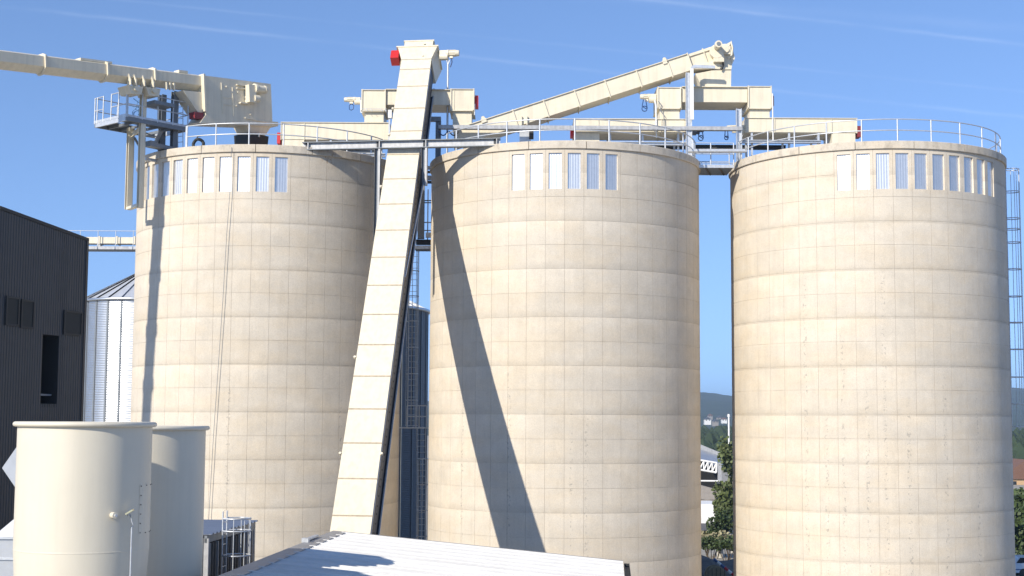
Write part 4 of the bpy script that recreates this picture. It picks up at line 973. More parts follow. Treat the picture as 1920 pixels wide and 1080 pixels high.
# in the gap between left and middle silo
LADM = mat('sunlit_galvanised', (0.74, 0.75, 0.75), 0.5, 0.15, var=0.1)  # galvanised steel lightened in colour so the gap ladders look sunlit
GY = 74.0
lp = at(772, 800, GY); zt = at(772, 470, GY).z
caged_ladder('upper caged ladder in the gap between left and middle silos', (lp.x, GY, lp.z), (at(776, 470, GY).x, GY, zt), X, -Y_, [.05, 1.35, 2.7, 4.05, 5.4, 6.7, 8.0, 9.2], .30, LADM)
lp2 = at(791, 1075, GY); zt2 = at(789, 803, GY).z
caged_ladder('lower caged ladder in the gap between left and middle silos', (lp2.x, GY, lp2.z), (at(790, 803, GY).x, GY, zt2), X, -Y_, [.6, 1.9, 3.2, 4.5, 5.8], .28, LADM)
pl = thing('ladder_platform', 'small railed steel landing between the two caged ladders', 'platform', at(776, 802, GY - .4))
a, b = at(747, 801, GY - .7), at(804, 801, GY - .7); zp = a.z
k = MB(); k.box((a.x, GY - .7, zp - .06), (b.x, GY + .4, zp)); k.build('deck', LADM, pl)
for px in (748, 763, 780, 786, 800):
    x_ = at(px, 780, GY - .7).x; MB().cyl((x_, GY - .68, zp), (x_, GY - .68, zp + 1.1), .03, 6).build('post', LADM, pl)
for h_ in (.55, 1.1): MB().cyl((at(763, 780, GY - .7).x, GY - .68, zp + h_), (at(800, 780, GY - .7).x, GY - .68, zp + h_), .03, 6).build('rail', LADM, pl)
# upper landing and column
ul = thing('steel_landing', 'steel landing on a grey column high between left and middle silos', 'platform', at(793, 465, 71.5))
a, b = at(776, 462, 70.9), at(812, 458, 70.9)
k = MB(); k.box((a.x, 70.9, a.z - .12), (b.x, 71.0, a.z + .05)); k.build('edge_beam', GALV, ul)
k = MB(); k.box((a.x, 71.0, a.z - .05), (b.x, 72.6, a.z)); k.build('deck', GREYST, ul)
a2 = at(780, 449, 71.6); k = MB(); k.box((a2.x, 71.6, a2.z - .25), (b.x, 71.9, a2.z)); k.build('cross_beam', DARKST, ul)
x_ = at(791, 400, 71.2).x; k = MB(); k.box((x_ - .2, 71.2, a2.z), (x_ + .12, 71.5, CAPB)); k.build('column', GREYST, ul)
for px in (784, 802): xx = at(px, 420, 71.9).x; k = MB(); k.cyl((xx, 71.9, a2.z), (xx, 71.9, a2.z + 2.6), .03, 6); k.build('post', GALV, ul)
for y in (432, 417, 380, 376): aa = at(780, y, 71.9); k = MB(); k.cyl((aa.x, 71.9, aa.z), (b.x + .2, 71.9, aa.z), .028, 6); k.build('rail', DARKST if y < 400 else GALV, ul)
k = MB(); aa = at(798, 445, 71.3); k.box((aa.x, 71.3, aa.z), (b.x, 71.5, aa.z + .25)); k.build('toe_board', GALV, ul)
for y, h_ in ((314, .16), (322, .1), (333, .22), (341, .12)):
    aa = at(793, y, 71.8); k = MB(); k.box((aa.x, 71.8, aa.z - h_ / 2), (b.x + .2, 72.0, aa.z + h_ / 2)); k.build('cross_beam', LTSTEEL if y in (314, 333) else DARKST, ul)
# ------------------------------------------------------------------ dark clad building at left
FZ = at(163, 452, 47.5); F0 = at(0, 393, 43.0); fd = (F0 - FZ); FSL = fd.z / math.hypot(fd.x, fd.y); fd.z = 0; fdn = fd.normalized(); fno = Vector((-fdn.y, fdn.x, 0)); fno = fno if fno.x > 0 else -fno
def fac(px, py, out=0.0):
    d = ray(px, py); o = Vector((0, 0, H)); t = (FZ + fno * out - o).dot(fno) / d.dot(fno); return o + d * t
def fs(px, py=600): return (fac(px, py) - FZ).dot(fdn)
hall = thing('dark_building', 'dark corrugated metal building at the left edge', 'building', Vector((FZ.x, FZ.y, 0)))
RIBP = .128
def ztop(s): return FZ.z + FSL * s
def clad_sheet(s0, s1, z0, z1=None):
    n = max(1, int(round((s1 - s0) / RIBP))); w = (s1 - s0) / n; pr = []
    for i in range(n):
        a = s0 + w * i; pr += [(a, 0), (a + w * .45, 0), (a + w * .56, .016), (a + w * .88, .016)]
    pr.append((s1, 0)); k = MB()
    for (a, da), (b, db) in zip(pr[:-1], pr[1:]):
        A, B = FZ + fdn * a + fno * da, FZ + fdn * b + fno * db
        k.add([(A.x, A.y, z0), (A.x, A.y, z1 or ztop(a)), (B.x, B.y, z1 or ztop(b)), (B.x, B.y, z0)], [(3, 2, 1, 0)])
    k.build('cladding_sheet', CLAD, hall)
dS0, dS1 = fs(108.5, 690), fs(78, 690); dz1 = fac(93, 628).z; dz0 = fac(93, 757).z
edges = []; s_ = 0.0
while s_ < dS0 - .3: edges.append(s_); s_ += 1.075
edges.append(dS0); edges.append(dS1); s_ = dS1 + .9
sEnd = math.hypot(fd.x, fd.y) + .06
while s_ < sEnd - .25: edges.append(s_); s_ += 1.075
edges.append(sEnd)
for a, b in zip(edges[:-1], edges[1:]):
    if abs(a - dS0) < 1e-6: clad_sheet(a, b, dz1); clad_sheet(a, b, 0, dz0)
    else: clad_sheet(a, b, 0)
sE = edges[-1]
k = MB()   # shell behind the cladding, recess at the opening
G0 = FZ - Z * FZ.z
def shell(s0, s1, back0, back1):
    P = [G0 + fdn * s0 - fno * back0, G0 + fdn * s1 - fno * back0, G0 + fdn * s1 - fno * back1, G0 + fdn * s0 - fno * back1]
    T = [p + Z * (ztop(q) - .05) for p, q in zip(P, (s0, s1, s1, s0))]
    if (P[1] - P[0]).cross(P[3] - P[0]).z < 0: P, T = [P[0], P[3], P[2], P[1]], [T[0], T[3], T[2], T[1]]
    k.hexa(P + T)
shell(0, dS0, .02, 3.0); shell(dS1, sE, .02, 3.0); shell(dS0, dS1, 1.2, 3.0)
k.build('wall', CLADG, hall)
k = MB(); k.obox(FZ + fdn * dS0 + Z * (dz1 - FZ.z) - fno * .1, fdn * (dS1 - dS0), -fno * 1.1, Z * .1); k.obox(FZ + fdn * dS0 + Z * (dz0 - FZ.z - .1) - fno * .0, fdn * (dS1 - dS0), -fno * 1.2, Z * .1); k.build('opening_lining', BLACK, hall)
zz = fac(93, 742).z; k = MB(); k.obox(FZ + fdn * dS0 + Z * (zz - FZ.z) - fno * .2, fdn * (dS1 - dS0), -fno * .06, Z * .06); k.build('guard_bar', GREYST, hall)
k = MB(); k.obox(FZ + fdn * -.06 + fno * .045, (fdn + Z * FSL) * (sE + .06), -fno * .3, Z * .10); k.build('roof_trim', CLADG, hall)
k = MB(); k.obox(FZ - Z * FZ.z + fdn * -.06 + fno * .04, fdn * .12, -fno * .12, Z * FZ.z); k.build('corner_trim', CLAD, hall)
for x0, x1, y0, y1 in ((8.5, 34, 553, 614), (37, 62, 559, 619), (117.5, 152, 580, 632)):
    a, b = fs(x1, (y0 + y1) / 2), fs(x0, (y0 + y1) / 2); z1 = fac((x0 + x1) / 2, y0 + 3).z; z0 = fac((x0 + x1) / 2, y1 - 3).z
    f = MB()
    B_ = FZ - Z * FZ.z + fno * .035
    f.obox(B_ + fdn * a + Z * z0, fdn * (b - a), fno * .03, Z * .06); f.obox(B_ + fdn * a + Z * (z1 - .06), fdn * (b - a), fno * .03, Z * .06)
    f.obox(B_ + fdn * a + Z * (z0 + .06), fdn * .07, fno * .03, Z * (z1 - z0 - .12)); f.obox(B_ + fdn * (b - .07) + Z * (z0 + .06), fdn * .07, fno * .03, Z * (z1 - z0 - .12))
    fo = f.build('louvre', CLADG, hall)
    f = MB(); f.obox(B_ + fdn * (a + .07) + Z * (z0 + .06), fdn * (b - a - .14), fno * .006, Z * (z1 - z0 - .12)); f.build('mesh_panel', mat('louvre_mesh', (.032, .031, .027), .8), fo)

# ------------------------------------------------------------------ corrugated tin silos behind
def tin_silo(label, px, Yd, Rt, y_eave, slope, n_sec, a_lo, a_hi, phase, wallm=None):
    c = at(px, 700, Yd); ze = at(px, y_eave, Yd - Rt).z
    t = thing('tin_silo', label, 'silo', (c.x, Yd, 0), 'corrugated tin silos behind')
    st = 2 * pi / n_sec
    prof_ = []; pit = .11; z = 0.0
    nz = int(ze / pit)
    for i in range(nz):
        prof_ += [(Rt, i * pit), (Rt + .011, i * pit + pit * .25), (Rt, i * pit + pit * .5), (Rt - .011, i * pit + pit * .75)]
    prof_.append((Rt, nz * pit))
    mb = MB(); mb.lathe((0, 0, 0), prof_, 3, -st / 2, st / 2, True)
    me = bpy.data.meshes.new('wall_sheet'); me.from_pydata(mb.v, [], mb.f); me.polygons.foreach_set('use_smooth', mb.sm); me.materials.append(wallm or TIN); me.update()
    sm_ = MB(); sm_.obox((-.06, Rt - .02, 0), (.12, 0, 0), (0, .07, 0), (0, 0, ze)); sme = bpy.data.meshes.new('stiffener'); sme.from_pydata(sm_.v, [], sm_.f); sme.materials.append(GREYST); sme.update()
    rf = MB(); zr = Rt * slope; rr = Rt + .12
    def Q(r, a, z): return (r * sin(a), r * cos(a), z)
    rf.add([Q(rr, -st / 2, 0), Q(rr, st / 2, 0), Q(.5, st / 2, zr), Q(.5, -st / 2, zr)], [(3, 2, 1, 0)])
    rf.add([Q(rr, -st / 2, 0), Q(rr, -st / 2, .10), Q(.5, -st / 2, zr + .1), Q(.5, -st / 2, zr)], [(0, 1, 2, 3), (3, 2, 1, 0)])
    rf.add([Q(rr, -st / 2, .1), Q(rr, -st / 2 + .012, .1), Q(.5, -st / 2 + .012, zr + .1), Q(.5, -st / 2, zr + .1)], [(3, 2, 1, 0)])
    rf.add([Q(rr, -st / 2 + .012, 0), Q(rr, -st / 2 + .012, .10), Q(.5, -st / 2 + .012, zr + .1), Q(.5, -st / 2 + .012, zr)], [(3, 2, 1, 0)])
    rme = bpy.data.meshes.new('roof_sheet'); rme.from_pydata(rf.v, [], rf.f); rme.materials.append(TINROOF); rme.update()
    for i in range(n_sec):
        a = phase + st * i
        inst('wall_sheet', me, t, (0, 0, 0), -a); inst('roof_sheet', rme, t, (0, 0, nz * pit), -a); inst('stiffener', sme, t, (0, 0, 0), -(a + st / 2))
    k = MB(); k.lathe((c.x, Yd, ze), [(Rt + .10, -.16), (Rt + .16, -.16), (Rt + .16, .02), (Rt + .10, .02)], 60); k.build('eave_ring', TIN, t)
    k = MB(); k.lathe((c.x, Yd, ze), [(.0, zr + .35), (.35, zr + .3), (.55, zr + .1), (.55, zr - .05)], 20); k.build('roof_cap', TINROOF, t)
    return t
tin_silo('shiny corrugated tin silo between the dark building and the left silo', 279, 97, 4.66, 558, .50, 30, 0, 0, R(3))
tin_silo('shaded corrugated tin silo seen in the gap between left and middle silos', 612, 92, 6.45, 566, .47, 36, 0, 0, R(2), TINSHADE)

# conveyor bridge far behind the left silo
cbg = thing('conveyor_bridge', 'far cream conveyor bridge between the dark building and the left silo', 'conveyor', at(205, 470, 105))
a, b = at(120, 451, 105), at(285, 451, 105)
zt, zb_ = at(205, 444.5, 105).z, at(205, 456.5, 105).z; xs = [a.x + (b.x - a.x) * i / 5 for i in range(6)]
for p, q in zip(xs[:-1], xs[1:]):
    k = MB(); k.box((p + .02, 105, zb_), (q - .02, 105.9, zt)); k.build('trough', CREAM, cbg)
    k = MB(); k.box((p - .06, 104.95, zb_ - .05), (p + .06, 105.95, zt + .06)); k.build('flange', CREAM, cbg)
z1, z0 = at(205, 463, 105).z, at(205, 468.5, 105).z
for p, q in zip(xs[:-1], xs[1:]): k = MB(); k.box((p + .03, 104.6, z0), (q - .03, 104.75, z1)); k.build('walkway_edge', LTSTEEL, cbg)
k = MB(); k.box((a.x, 104.75, z0), (b.x, 106.2, z0 + .08)); k.build('walkway_deck', GREYST, cbg)
for x_ in xs: MB().cyl((x_, 104.68, z1), (x_, 104.68, zt + .45), .03, 5).build('post', GALV, cbg)
MB().cyl((a.x, 104.68, zt + .42), (b.x, 104.68, zt + .42), .025, 5).build('rail', GALV, cbg)
x_ = at(185, 460, 105).x; k = MB(); k.box((x_ - .12, 105, z1), (x_ + .12, 105.4, zb_)); k.build('strut', LTSTEEL, cbg)

# ------------------------------------------------------------------ two cream stacks in the foreground
def stack(label, px, Yd, rpx, y_rim, prof_px, name='cream_stack'):
    c = at(px, y_rim, Yd); Rk = rpx / FPX * Yd
    t = thing(name, label, 'stack', (c.x, Yd, 0), 'cream stacks in the foreground')
    zt = c.z
    pr = [(Rk * f, zz) for f, zz in prof_px(zt)]
    k = MB(); k.lathe((c.x, Yd, 0), pr, 72); sh = k.build('shell', CREAM2, t)
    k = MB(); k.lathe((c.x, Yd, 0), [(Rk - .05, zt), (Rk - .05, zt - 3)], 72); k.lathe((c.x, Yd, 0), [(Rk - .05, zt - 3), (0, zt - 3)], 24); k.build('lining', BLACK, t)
    k = MB(); nn = 10; k.lathe((c.x, Yd, 0), [(Rk + .02 + .055 * cos(pi * .5 - 2 * pi * i / nn) + 0.02, zt + .055 * sin(pi * .5 - 2 * pi * i / nn)) for i in range(nn + 1)][::-1], 96); k.build('rim', CREAM2, t)
    return t, c, Rk, zt
Y1, Y2 = 30.5, 34.6
st1, c1, R1, zt1 = stack('larger cream round stack with rolled rim and a small lamp, at lower left', 161, Y1, 121, 795.5, lambda z: [(.62, 0), (.72, 5), (.985 - .03, z - 3.6), (.985, z - 2.9), (1.0, z - 2.58), (1.0, z)])
st2, c2_, R2, zt2 = stack('cream round stack standing behind the larger one', 261, Y2, 122, 802, lambda z: [(.9, 0), (1.0, 5), (1.0, z)])
def on_stack(c, Rk, px, py, out=0.0):
    d = ray(px, py); dd = Vector((d.x, d.y)); oo = Vector((-c.x, -c.y)); r = Rk + out
    A_, B_, C_ = dd.dot(dd), oo.dot(dd), oo.dot(oo) - r * r; D_ = max(0, B_ * B_ - A_ * C_)
    p = Vector((0, 0, H)) + d * ((-B_ - math.sqrt(D_)) / A_); n = Vector((p.x - c.x, p.y - c.y, 0)).normalized(); return p, n
k = MB(); k.lathe((c1.x, c1.y, 0), [(R1 + .001, zt1 - 2.60), (R1 + .003, zt1 - 2.59), (R1 + .003, zt1 - 2.575), (R1 + .001, zt1 - 2.565)], 72, 0.0, 2 * pi, False); k.build('weld_seam', CREAM2, st1)
# inspection hatch with bolts
(pA, nA), (pB, nB) = on_stack(c1, R1, 262, 908), on_stack(c1, R1, 280.5, 1005)
aA, aB = math.atan2(pA.x - c1.x, pA.y - c1.y), math.atan2(pB.x - c1.x, pB.y - c1.y) - .42
za, zb_ = pA.z, at(270, 1003, pA.y).z
k = MB(); k.lathe((c1.x, c1.y, 0), [(R1, zb_), (R1 + .004, zb_), (R1 + .004, za), (R1, za)], 10, min(aA, aB), max(aA, aB), False); 
hatch = k.build('inspection_hatch', CREAM2, st1)
for i in range(6):
    for a in (aA - .03, aB + .03):
        z = zb_ + .04 + (za - zb_ - .08) * i / 5; n = Vector((sin(a), cos(a), 0)); p = Vector((c1.x, c1.y, z)) + n * (R1 + .01); MB().cyl(p, p + n * .012, .011, 6).build('bolt', BLACK, hatch)
for i in range(1, 5):
    for z in (zb_ + .03, za - .03):
        a = aB + (aA - aB) * i / 5; n = Vector((sin(a), cos(a), 0)); p = Vector((c1.x, c1.y, z)) + n * (R1 + .01); MB().cyl(p, p + n * .012, .011, 6).build('bolt', BLACK, hatch)
p, n = on_stack(c1, R1, 211, 966); k = MB(); k.cyl(p - n * .01, p + n * .13, .065, 14); k.build('sight_nozzle', CREAM2, st1); k = MB(); k.cyl(p + n * .13, p + n * .17, .028, 8); k.build('nozzle_cap', GALV, st1)
lamp = thing('pole_lamp', 'small floodlight on a thin pole in front of the larger cream stack', 'lamp', on_stack(c1, R1, 246, 1075, .12)[0])
p, n = on_stack(c1, R1, 247, 990, .12); q, _ = on_stack(c1, R1, 244, 1078, .12)
MB().cyl(q - Z * 2, p, .016, 7).build('pole', GALV, lamp)
r_, _ = on_stack(c1, R1, 246.5, 972, .13); MB().tube([p, p + Z * .05 + X * .03, r_ - Z * .03, r_], .012, 6).build('bracket', GALV, lamp)
hpt, _ = on_stack(c1, R1, 243, 960, .16); ux = (Vector((1, .1, .62))).normalized(); uz = Vector((-.6, 0, 1)).normalized()
k = MB(); k.cbox(hpt, ux * .17, Y_ * .12, uz * .035); k.build('lamp_hood', LENS, lamp); k = MB(); k.cyl(hpt - uz * .04 - ux * .04, hpt - uz * .1 - ux * .05, .035, 10, .025); k.build('lamp_body', GREYST, lamp)

# sheet-metal ducts at the far left, behind the stack
du = thing('sheet_metal_duct', 'grey sheet-metal duct with a sloping sunlit top beside the larger stack', 'duct', at(20, 1080, 33))
a, b = at(-14, 1008, 33), at(75, 1008, 33); zt = at(20, 1008, 33).z
k = MB(); k.box((a.x, 33, 0), (b.x, 34.9, zt)); k.build('body', SHEETM, du)
zj = at(20, 1048, 33).z; k = MB(); k.box((a.x, 32.96, zj - .02), (b.x, 33, zj + .02)); k.build('seam', GALV, du); k = MB(); k.box((a.x, 32.95, zt - .03), (b.x, 33.0, zt + .01)); k.build('seam', GALV, du)
zh = at(38, 958, 33.6).z; e = at(60, 950, 33.8).x
k = MB(); k.frustum([Vector((a.x, 33, zt + .012)), Vector((b.x, 33, zt + .012)), Vector((b.x, 34.9, zt + .012)), Vector((a.x, 34.9, zt + .012))], [Vector((at(44, 950, 33.5).x, 33.5, zh)), Vector((b.x - .1, 33.5, zh)), Vector((b.x - .1, 34.4, zh)), Vector((at(44, 950, 33.5).x, 34.4, zh))]); k.build('sloping_top', mat('sunlit_sheet_metal', (.74, .74, .74), .4, .3), du)  # duct metal whitened on the slope, sunlight put into its colour
dp = thing('duct_end', 'pointed grey sheet-metal duct end peeking out left of the larger stack', 'duct', at(38, 905, 33.8))
ap = at(18.5, 876, 33.8); b1, b2 = at(46, 832, 33.5), at(46, 917, 33.5)
base = [Vector((b1.x, 33.1, b2.z)), Vector((b1.x, 34.7, b2.z)), Vector((b1.x, 34.7, b1.z)), Vector((b1.x, 33.1, b1.z))]
rdg = [Vector((ap.x, 33.3, ap.z - .01)), Vector((ap.x, 34.4, ap.z - .01)), Vector((ap.x, 34.4, ap.z + .01)), Vector((ap.x, 33.3, ap.z + .01))]
k = MB(); k.frustum(base[::-1], rdg[::-1]); k.build('transition', SHEETM, dp)
k = MB(); k.box((b1.x, 33.1, b2.z), (b1.x + 1.3, 34.7, b1.z)); k.build('body', SHEETM, dp)
k = MB(); k.box((b1.x + .2, 33.4, 0), (b1.x + .9, 34.4, b2.z)); k.build('stand', GREYST, dp)

# ------------------------------------------------------------------ white monopitch roof in front of the silos
ga = Vector((sin(R(4.0)), cos(R(4.0)), 0)); gb = Vector((cos(R(4.0)), -sin(R(4.0)), 0))
RA = at(643, 1000.5, 47.0)
d = ray(1168, 1055.5); o_ = Vector((0, 0, H)); t = (RA - o_).dot(ga) / d.dot(ga); RC = o_ + d * t       # same station along the building
rv = RC - RA; rn = ga.cross(rv).normalized(); rn = rn if rn.z > 0 else -rn; rvn = rv.normalized()
wr = thing('white_roof_building', 'low building with a white corrugated sloping roof before the silos', 'building', Vector((RA.x, RA.y, 0)) - ga * 8)
NSH, SW = 17, 1.0
me_ = None; k = MB(); nrib = 4
pr = []
for i in range(nrib):
    w0 = SW * i / nrib; w_ = SW / nrib; hh = .075 if i == 0 else .045; pr += [(w0, 0), (w0 + w_ * .50, 0), (w0 + w_ * .62, hh), (w0 + w_ * .88, hh)]
pr.append((SW, 0))
for (a, da), (b, db) in zip(pr[:-1], pr[1:]):
    A, B = -ga * a + rn * da, -ga * b + rn * db
    k.add([A, B, B + rv, A + rv], [(0, 1, 2, 3)])
bmx = k
me_ = bpy.data.meshes.new('roof_sheet'); me_.from_pydata(k.v, [], k.f); me_.materials.append(WHITEROOF); me_.update()
for i in range(NSH): inst('roof_sheet', me_, wr, RA - ga * (i * SW + .02) - origin[wr] + rn * .0)
k = MB(); k.obox(RA + ga * .03 - rvn * .05 - rn * .06, -ga * (NSH * SW + .05), -rvn * .28, rn * .125); k.build('top_flashing', FLASH, wr)
k = MB(); k.obox(RA + ga * .03 + rn * .048 - rvn * .05, -ga * (NSH * SW + .05), rvn * .16, rn * .015); k.build('top_flashing', FLASH, wr)
k = MB(); k.obox(RA + ga * .005 - rn * .1, rv, ga * .09, rn * .165); k.build('verge_flashing', FLASH, wr)
k = MB(); k.obox(RA - ga * .03 - rvn * .02 - rn * .1, -ga * NSH * SW, rvn * .05, rn * .098); k.build('profile_filler', BLACK, wr)
k = MB()
k.obox(RC + ga * .1 + rvn * .04 - rn * .12, -ga * (NSH * SW + .1), rvn * .02, Z * .10); k.obox(RC + ga * .1 + rvn * .20 - rn * .12, -ga * (NSH * SW + .1), rvn * .02, Z * .13); k.obox(RC + ga * .1 + rvn * .06 - rn * .13, -ga * (NSH * SW + .1), rvn * .14, Z * .02); k.obox(RC + ga * .1 + rvn * .06 - rn * .11, -ga * .02, rvn * .14, Z * .1)
k.build('gutter', DARKST, wr)
w_ = MB(); A0 = Vector((RA.x, RA.y, 0)); A1 = A0 - ga * (NSH * SW); C0 = Vector((RC.x, RC.y, 0)); C1 = C0 - ga * (NSH * SW)
w_.hexa([A1 + Z * 0, C1, C0, A0, A1 + Z * (RA.z - .12), C1 + Z * (RC.z - .12), C0 + Z * (RC.z - .12), A0 + Z * (RA.z - .12)]); w_.build('wall', GREYW, wr)
k = MB(); p = RA - ga * 3.5 - rvn * .3; k.cbox(p + Z * .12, ga * 1.6, rvn * .12, Z * .05); k.cbox(p - ga * .8 + Z * .1, ga * .25, rvn * .2, Z * .14); k.build('safety_anchor', GALV, wr)

# ------------------------------------------------------------------ louvred plant housing with a caged ladder
VA = at(386.5, 1003, 40.0); VL = 5.4
vh = thing('plant_housing', 'small dark louvred plant housing with a corrugated lid, right of the stacks', 'housing', Vector((VA.x, VA.y, 0)))
k = MB(); k.obox(Vector((VA.x, VA.y, 0)) - gb * .08, ga * VL, -gb * 2.8, Z * (VA.z - .05)); k.build('core', BLACK, vh)
for i in range(19):
    p = Vector((VA.x, VA.y, .0)) + ga * (.28 + i * (VL - .5) / 18) - gb * .06; k = MB(); k.obox(p, ga * .05, gb * .11, Z * (VA.z - .25)); k.build('louvre_fin', BROWNST if i % 3 else LTSTEEL, vh)
k = MB(); k.obox(Vector((VA.x, VA.y, VA.z - .22)) - gb * .05, ga * VL, gb * .08, Z * .2); k.build('top_rail', GREYST, vh)
k = MB(); k.obox(Vector((VA.x, VA.y, 0)) - gb * .07, ga * .12, gb * .14, Z * (VA.z - .1)); k.build('corner_post', LTSTEEL, vh)
k = MB(); k.obox(Vector((VA.x, VA.y, 0)) - gb * .07 + ga * (VL - .9), ga * .9, gb * .1, Z * (VA.z - .1)); k.build('end_panel', GREYST, vh)
k = MB(); k.obox(Vector((VA.x, VA.y, 0)) - gb * .08 - ga * .03, ga * .03, -gb * 2.7, Z * (VA.z - .1)); k.build('front_panel', SHEETM, vh)
k = MB()
for i in range(14):
    p0 = VA + ga * (VL * i / 14) + gb * .12; w0 = VL / 14
    k.add([p0, p0 - gb * 3, p0 - gb * 3 + ga * w0 * .5, p0 + ga * w0 * .5], [(3, 2, 1, 0)]); 
    q0 = p0 + ga * w0 * .5; k.add([q0, q0 - gb * 3, q0 - gb * 3 + ga * w0 * .2 + Z * .05, q0 + ga * w0 * .2 + Z * .05], [(3, 2, 1, 0)])
    q1 = q0 + ga * w0 * .2 + Z * .05; k.add([q1, q1 - gb * 3, q1 - gb * 3 + ga * w0 * .3 - Z * .05, q1 + ga * w0 * .3 - Z * .05], [(3, 2, 1, 0)])
k.build('lid_sheet', TIN, vh)
lb = Vector((VA.x, VA.y, 0)) + ga * 1.1 + gb * .22; zt = at(405, 958, lb.y).z
hps = [at(420, 1160, lb.y).z, at(420, 1090, lb.y).z, at(420, 1044, lb.y).z, at(420, 998, lb.y).z, at(420, 975, lb.y).z]
caged_ladder('caged ladder on the small dark housing by the stacks', (lb.x, lb.y, .05), (lb.x, lb.y, zt), ga, gb, hps, .42)

# ------------------------------------------------------------------ background seen in the gaps
def hgt(x, y):
    a = math.atan2(x, y); r = math.hypot(x, y)
    f = max(0, min(1, (r - 900) / 2200)); f = f * f * (3 - 2 * f)
    e = 50 + 10 * sin(a * 9 - .4) + 6 * sin(a * 23 + 1) + 4 * sin(a * 61)
    return f * (e + H) + 5 * sin(x / 130.) * f + 4 * sin(y / 90. + x / 70.) * f
hm = MB(); na, nr_ = 150, 40; vv = []
for j in range(nr_ + 1):
    r = 900 + (4200 - 900) * j / nr_
    for i in range(na + 1):
        a = R(-38 + 76 * i / na); x_, y_ = r * sin(a), r * cos(a)
        z = hgt(x_, y_) - .5 + (3.0 * (random.random() - .5) if j > 2 else 0)
        vv.append((x_, y_, z))
hm.add(vv, [(j * (na + 1) + i, j * (na + 1) + i + 1, (j + 1) * (na + 1) + i + 1, (j + 1) * (na + 1) + i) for j in range(nr_) for i in range(na)], True)
structure('hill', hm, HILL)
# wood at the hill foot
fm = MB(); rnd = random.Random(3)
for i in range(2600):
    a = R(rnd.uniform(5.5, 23)); r = rnd.uniform(330, 640); x_, y_ = r * sin(a), r * cos(a)
    h_ = rnd.uniform(5, 8.6) * (1.0 if r < 480 else 1.15); w_ = rnd.uniform(2.2, 3.6); n = 5; zz = [(.15, .55), (.45, 1.0), (.75, .75)]
    pts_ = [(x_, y_, 0)]
    for f_, s__ in zz:
        for q in range(n):
            t = 2 * pi * q / n + i; rr_ = w_ * s__ * rnd.uniform(.75, 1.2); pts_.append((x_ + rr_ * cos(t), y_ + rr_ * sin(t), h_ * f_ * rnd.uniform(.93, 1.07)))
    pts_.append((x_, y_, h_)); f_ = []
    for l_ in range(2):
        for q in range(n): a0, a1 = 1 + l_ * n + q, 1 + l_ * n + (q + 1) % n; f_.append((a0, a1, a1 + n, a0 + n))
    for q in range(n): f_.append((1 + 2 * n + q, 1 + 2 * n + (q + 1) % n, 1 + 3 * n)); f_.append((1 + (q + 1) % n, 1 + q, 0))
    fm.add(pts_, f_, False)
structure('wood', fm, FOREST, 'stuff')
# hillside houses
def house(label, px, py, Yd, w, dp_, hw, wallm, roofm, group='small houses on the far hillside'):
    c = at(px, py, Yd); t = thing('house', label, 'house', c, group)
    k = MB(); k.box((c.x - w / 2, Yd, c.z - 3), (c.x + w / 2, Yd + dp_, c.z + hw)); k.build('wall', wallm, t)
    k = MB(); k.prism([(c.x - w / 2 - .4, Yd - .4, c.z + hw), (c.x + w / 2 + .4, Yd - .4, c.z + hw), (c.x, Yd - .4, c.z + hw + w * .35)], (0, dp_ + .8, 0)); k.build('roof', roofm, t)
    for i in range(2):
        k = MB(); x_ = c.x - w / 4 + i * w / 2; k.box((x_ - .6, Yd - .03, c.z + hw * .35), (x_ + .6, Yd + .02, c.z + hw * .75)); k.build('window', GLASS, t)
for i, (px, py, Yd, w, lab) in enumerate(((1327.5, 790, 1250, 13, 'white house nearest the middle silo on the far hillside'), (1332, 782, 1500, 11, 'small pale house uphill left in the hillside village'), (1350, 786, 1500, 14, 'white house in the centre of the hillside village'), (1358.5, 789.5, 1400, 12, 'white house right of centre in the hillside village'), (1342, 793, 1300, 12, 'long pale house low in the hillside village'), (1364, 784.5, 1600, 11, 'small house uphill beside the white mast'))):
    house(lab, px, py, Yd, w * .42, 7, 1.7, WHITEW if i in (0, 3) else GREYW, TILE if i % 2 else SLATE)
# white mast
p = at(1367, 836, 205); q = at(1366.5, 781, 205)
ms = thing('white_mast', 'slim white mast beside the right silo with hills behind', 'mast', (p.x, 205, 0))
MB().cyl((p.x, 205, 0), (q.x, 205, q.z), .15, 8, .12).build('shaft', WHITEW, ms); MB().cyl((q.x, 205, q.z - .05), (q.x, 205, q.z + .35), .2, 8, .16).build('head', WHITEW, ms)
# shed with open trusses
Ys = 165
sh_ = thing('truss_shed', 'open steel shed with white trusses behind the middle silo', 'shed', at(1320, 950, Ys))
A, B = at(1296, 826, Ys), at(1354, 850, Ys)
C_, D_ = at(1296, 836, Ys), at(1350, 857, Ys)
k = MB(); k.prism([A, B, D_, C_][::1], Y_ * 14); k.build('roof_fascia', LTSTEEL, sh_)
k = MB(); k.obox(at(1296, 838, Ys) , at(1352, 857, Ys) - at(1296, 838, Ys), Vector((0, -4.5, -1.3)), Z * .12); k.build('canopy', SHEETM, sh_)
y0_, y1_ = 860, 886
tl, tr_ = at(1296, y0_, Ys - 4.6), at(1344, y0_ + 8, Ys - 4.6); bl_, br_ = at(1296, y1_ - 8, Ys - 4.6), at(1343, y1_, Ys - 4.6)
for p, q in ((tl, tr_), (bl_, br_), (tr_, br_)): MB().cyl(p, q, .12, 6).build('truss_chord', WHITEW, sh_)
nT = 6
for i in range(nT):
    f0, f1 = i / nT, (i + 1) / nT; p, q = bl_.lerp(br_, f0), tl.lerp(tr_, f1); MB().cyl(p, q, .09, 5).build('truss_web', WHITEW, sh_)
    MB().cyl(q, bl_.lerp(br_, f1), .08, 5).build('truss_web', WHITEW, sh_)
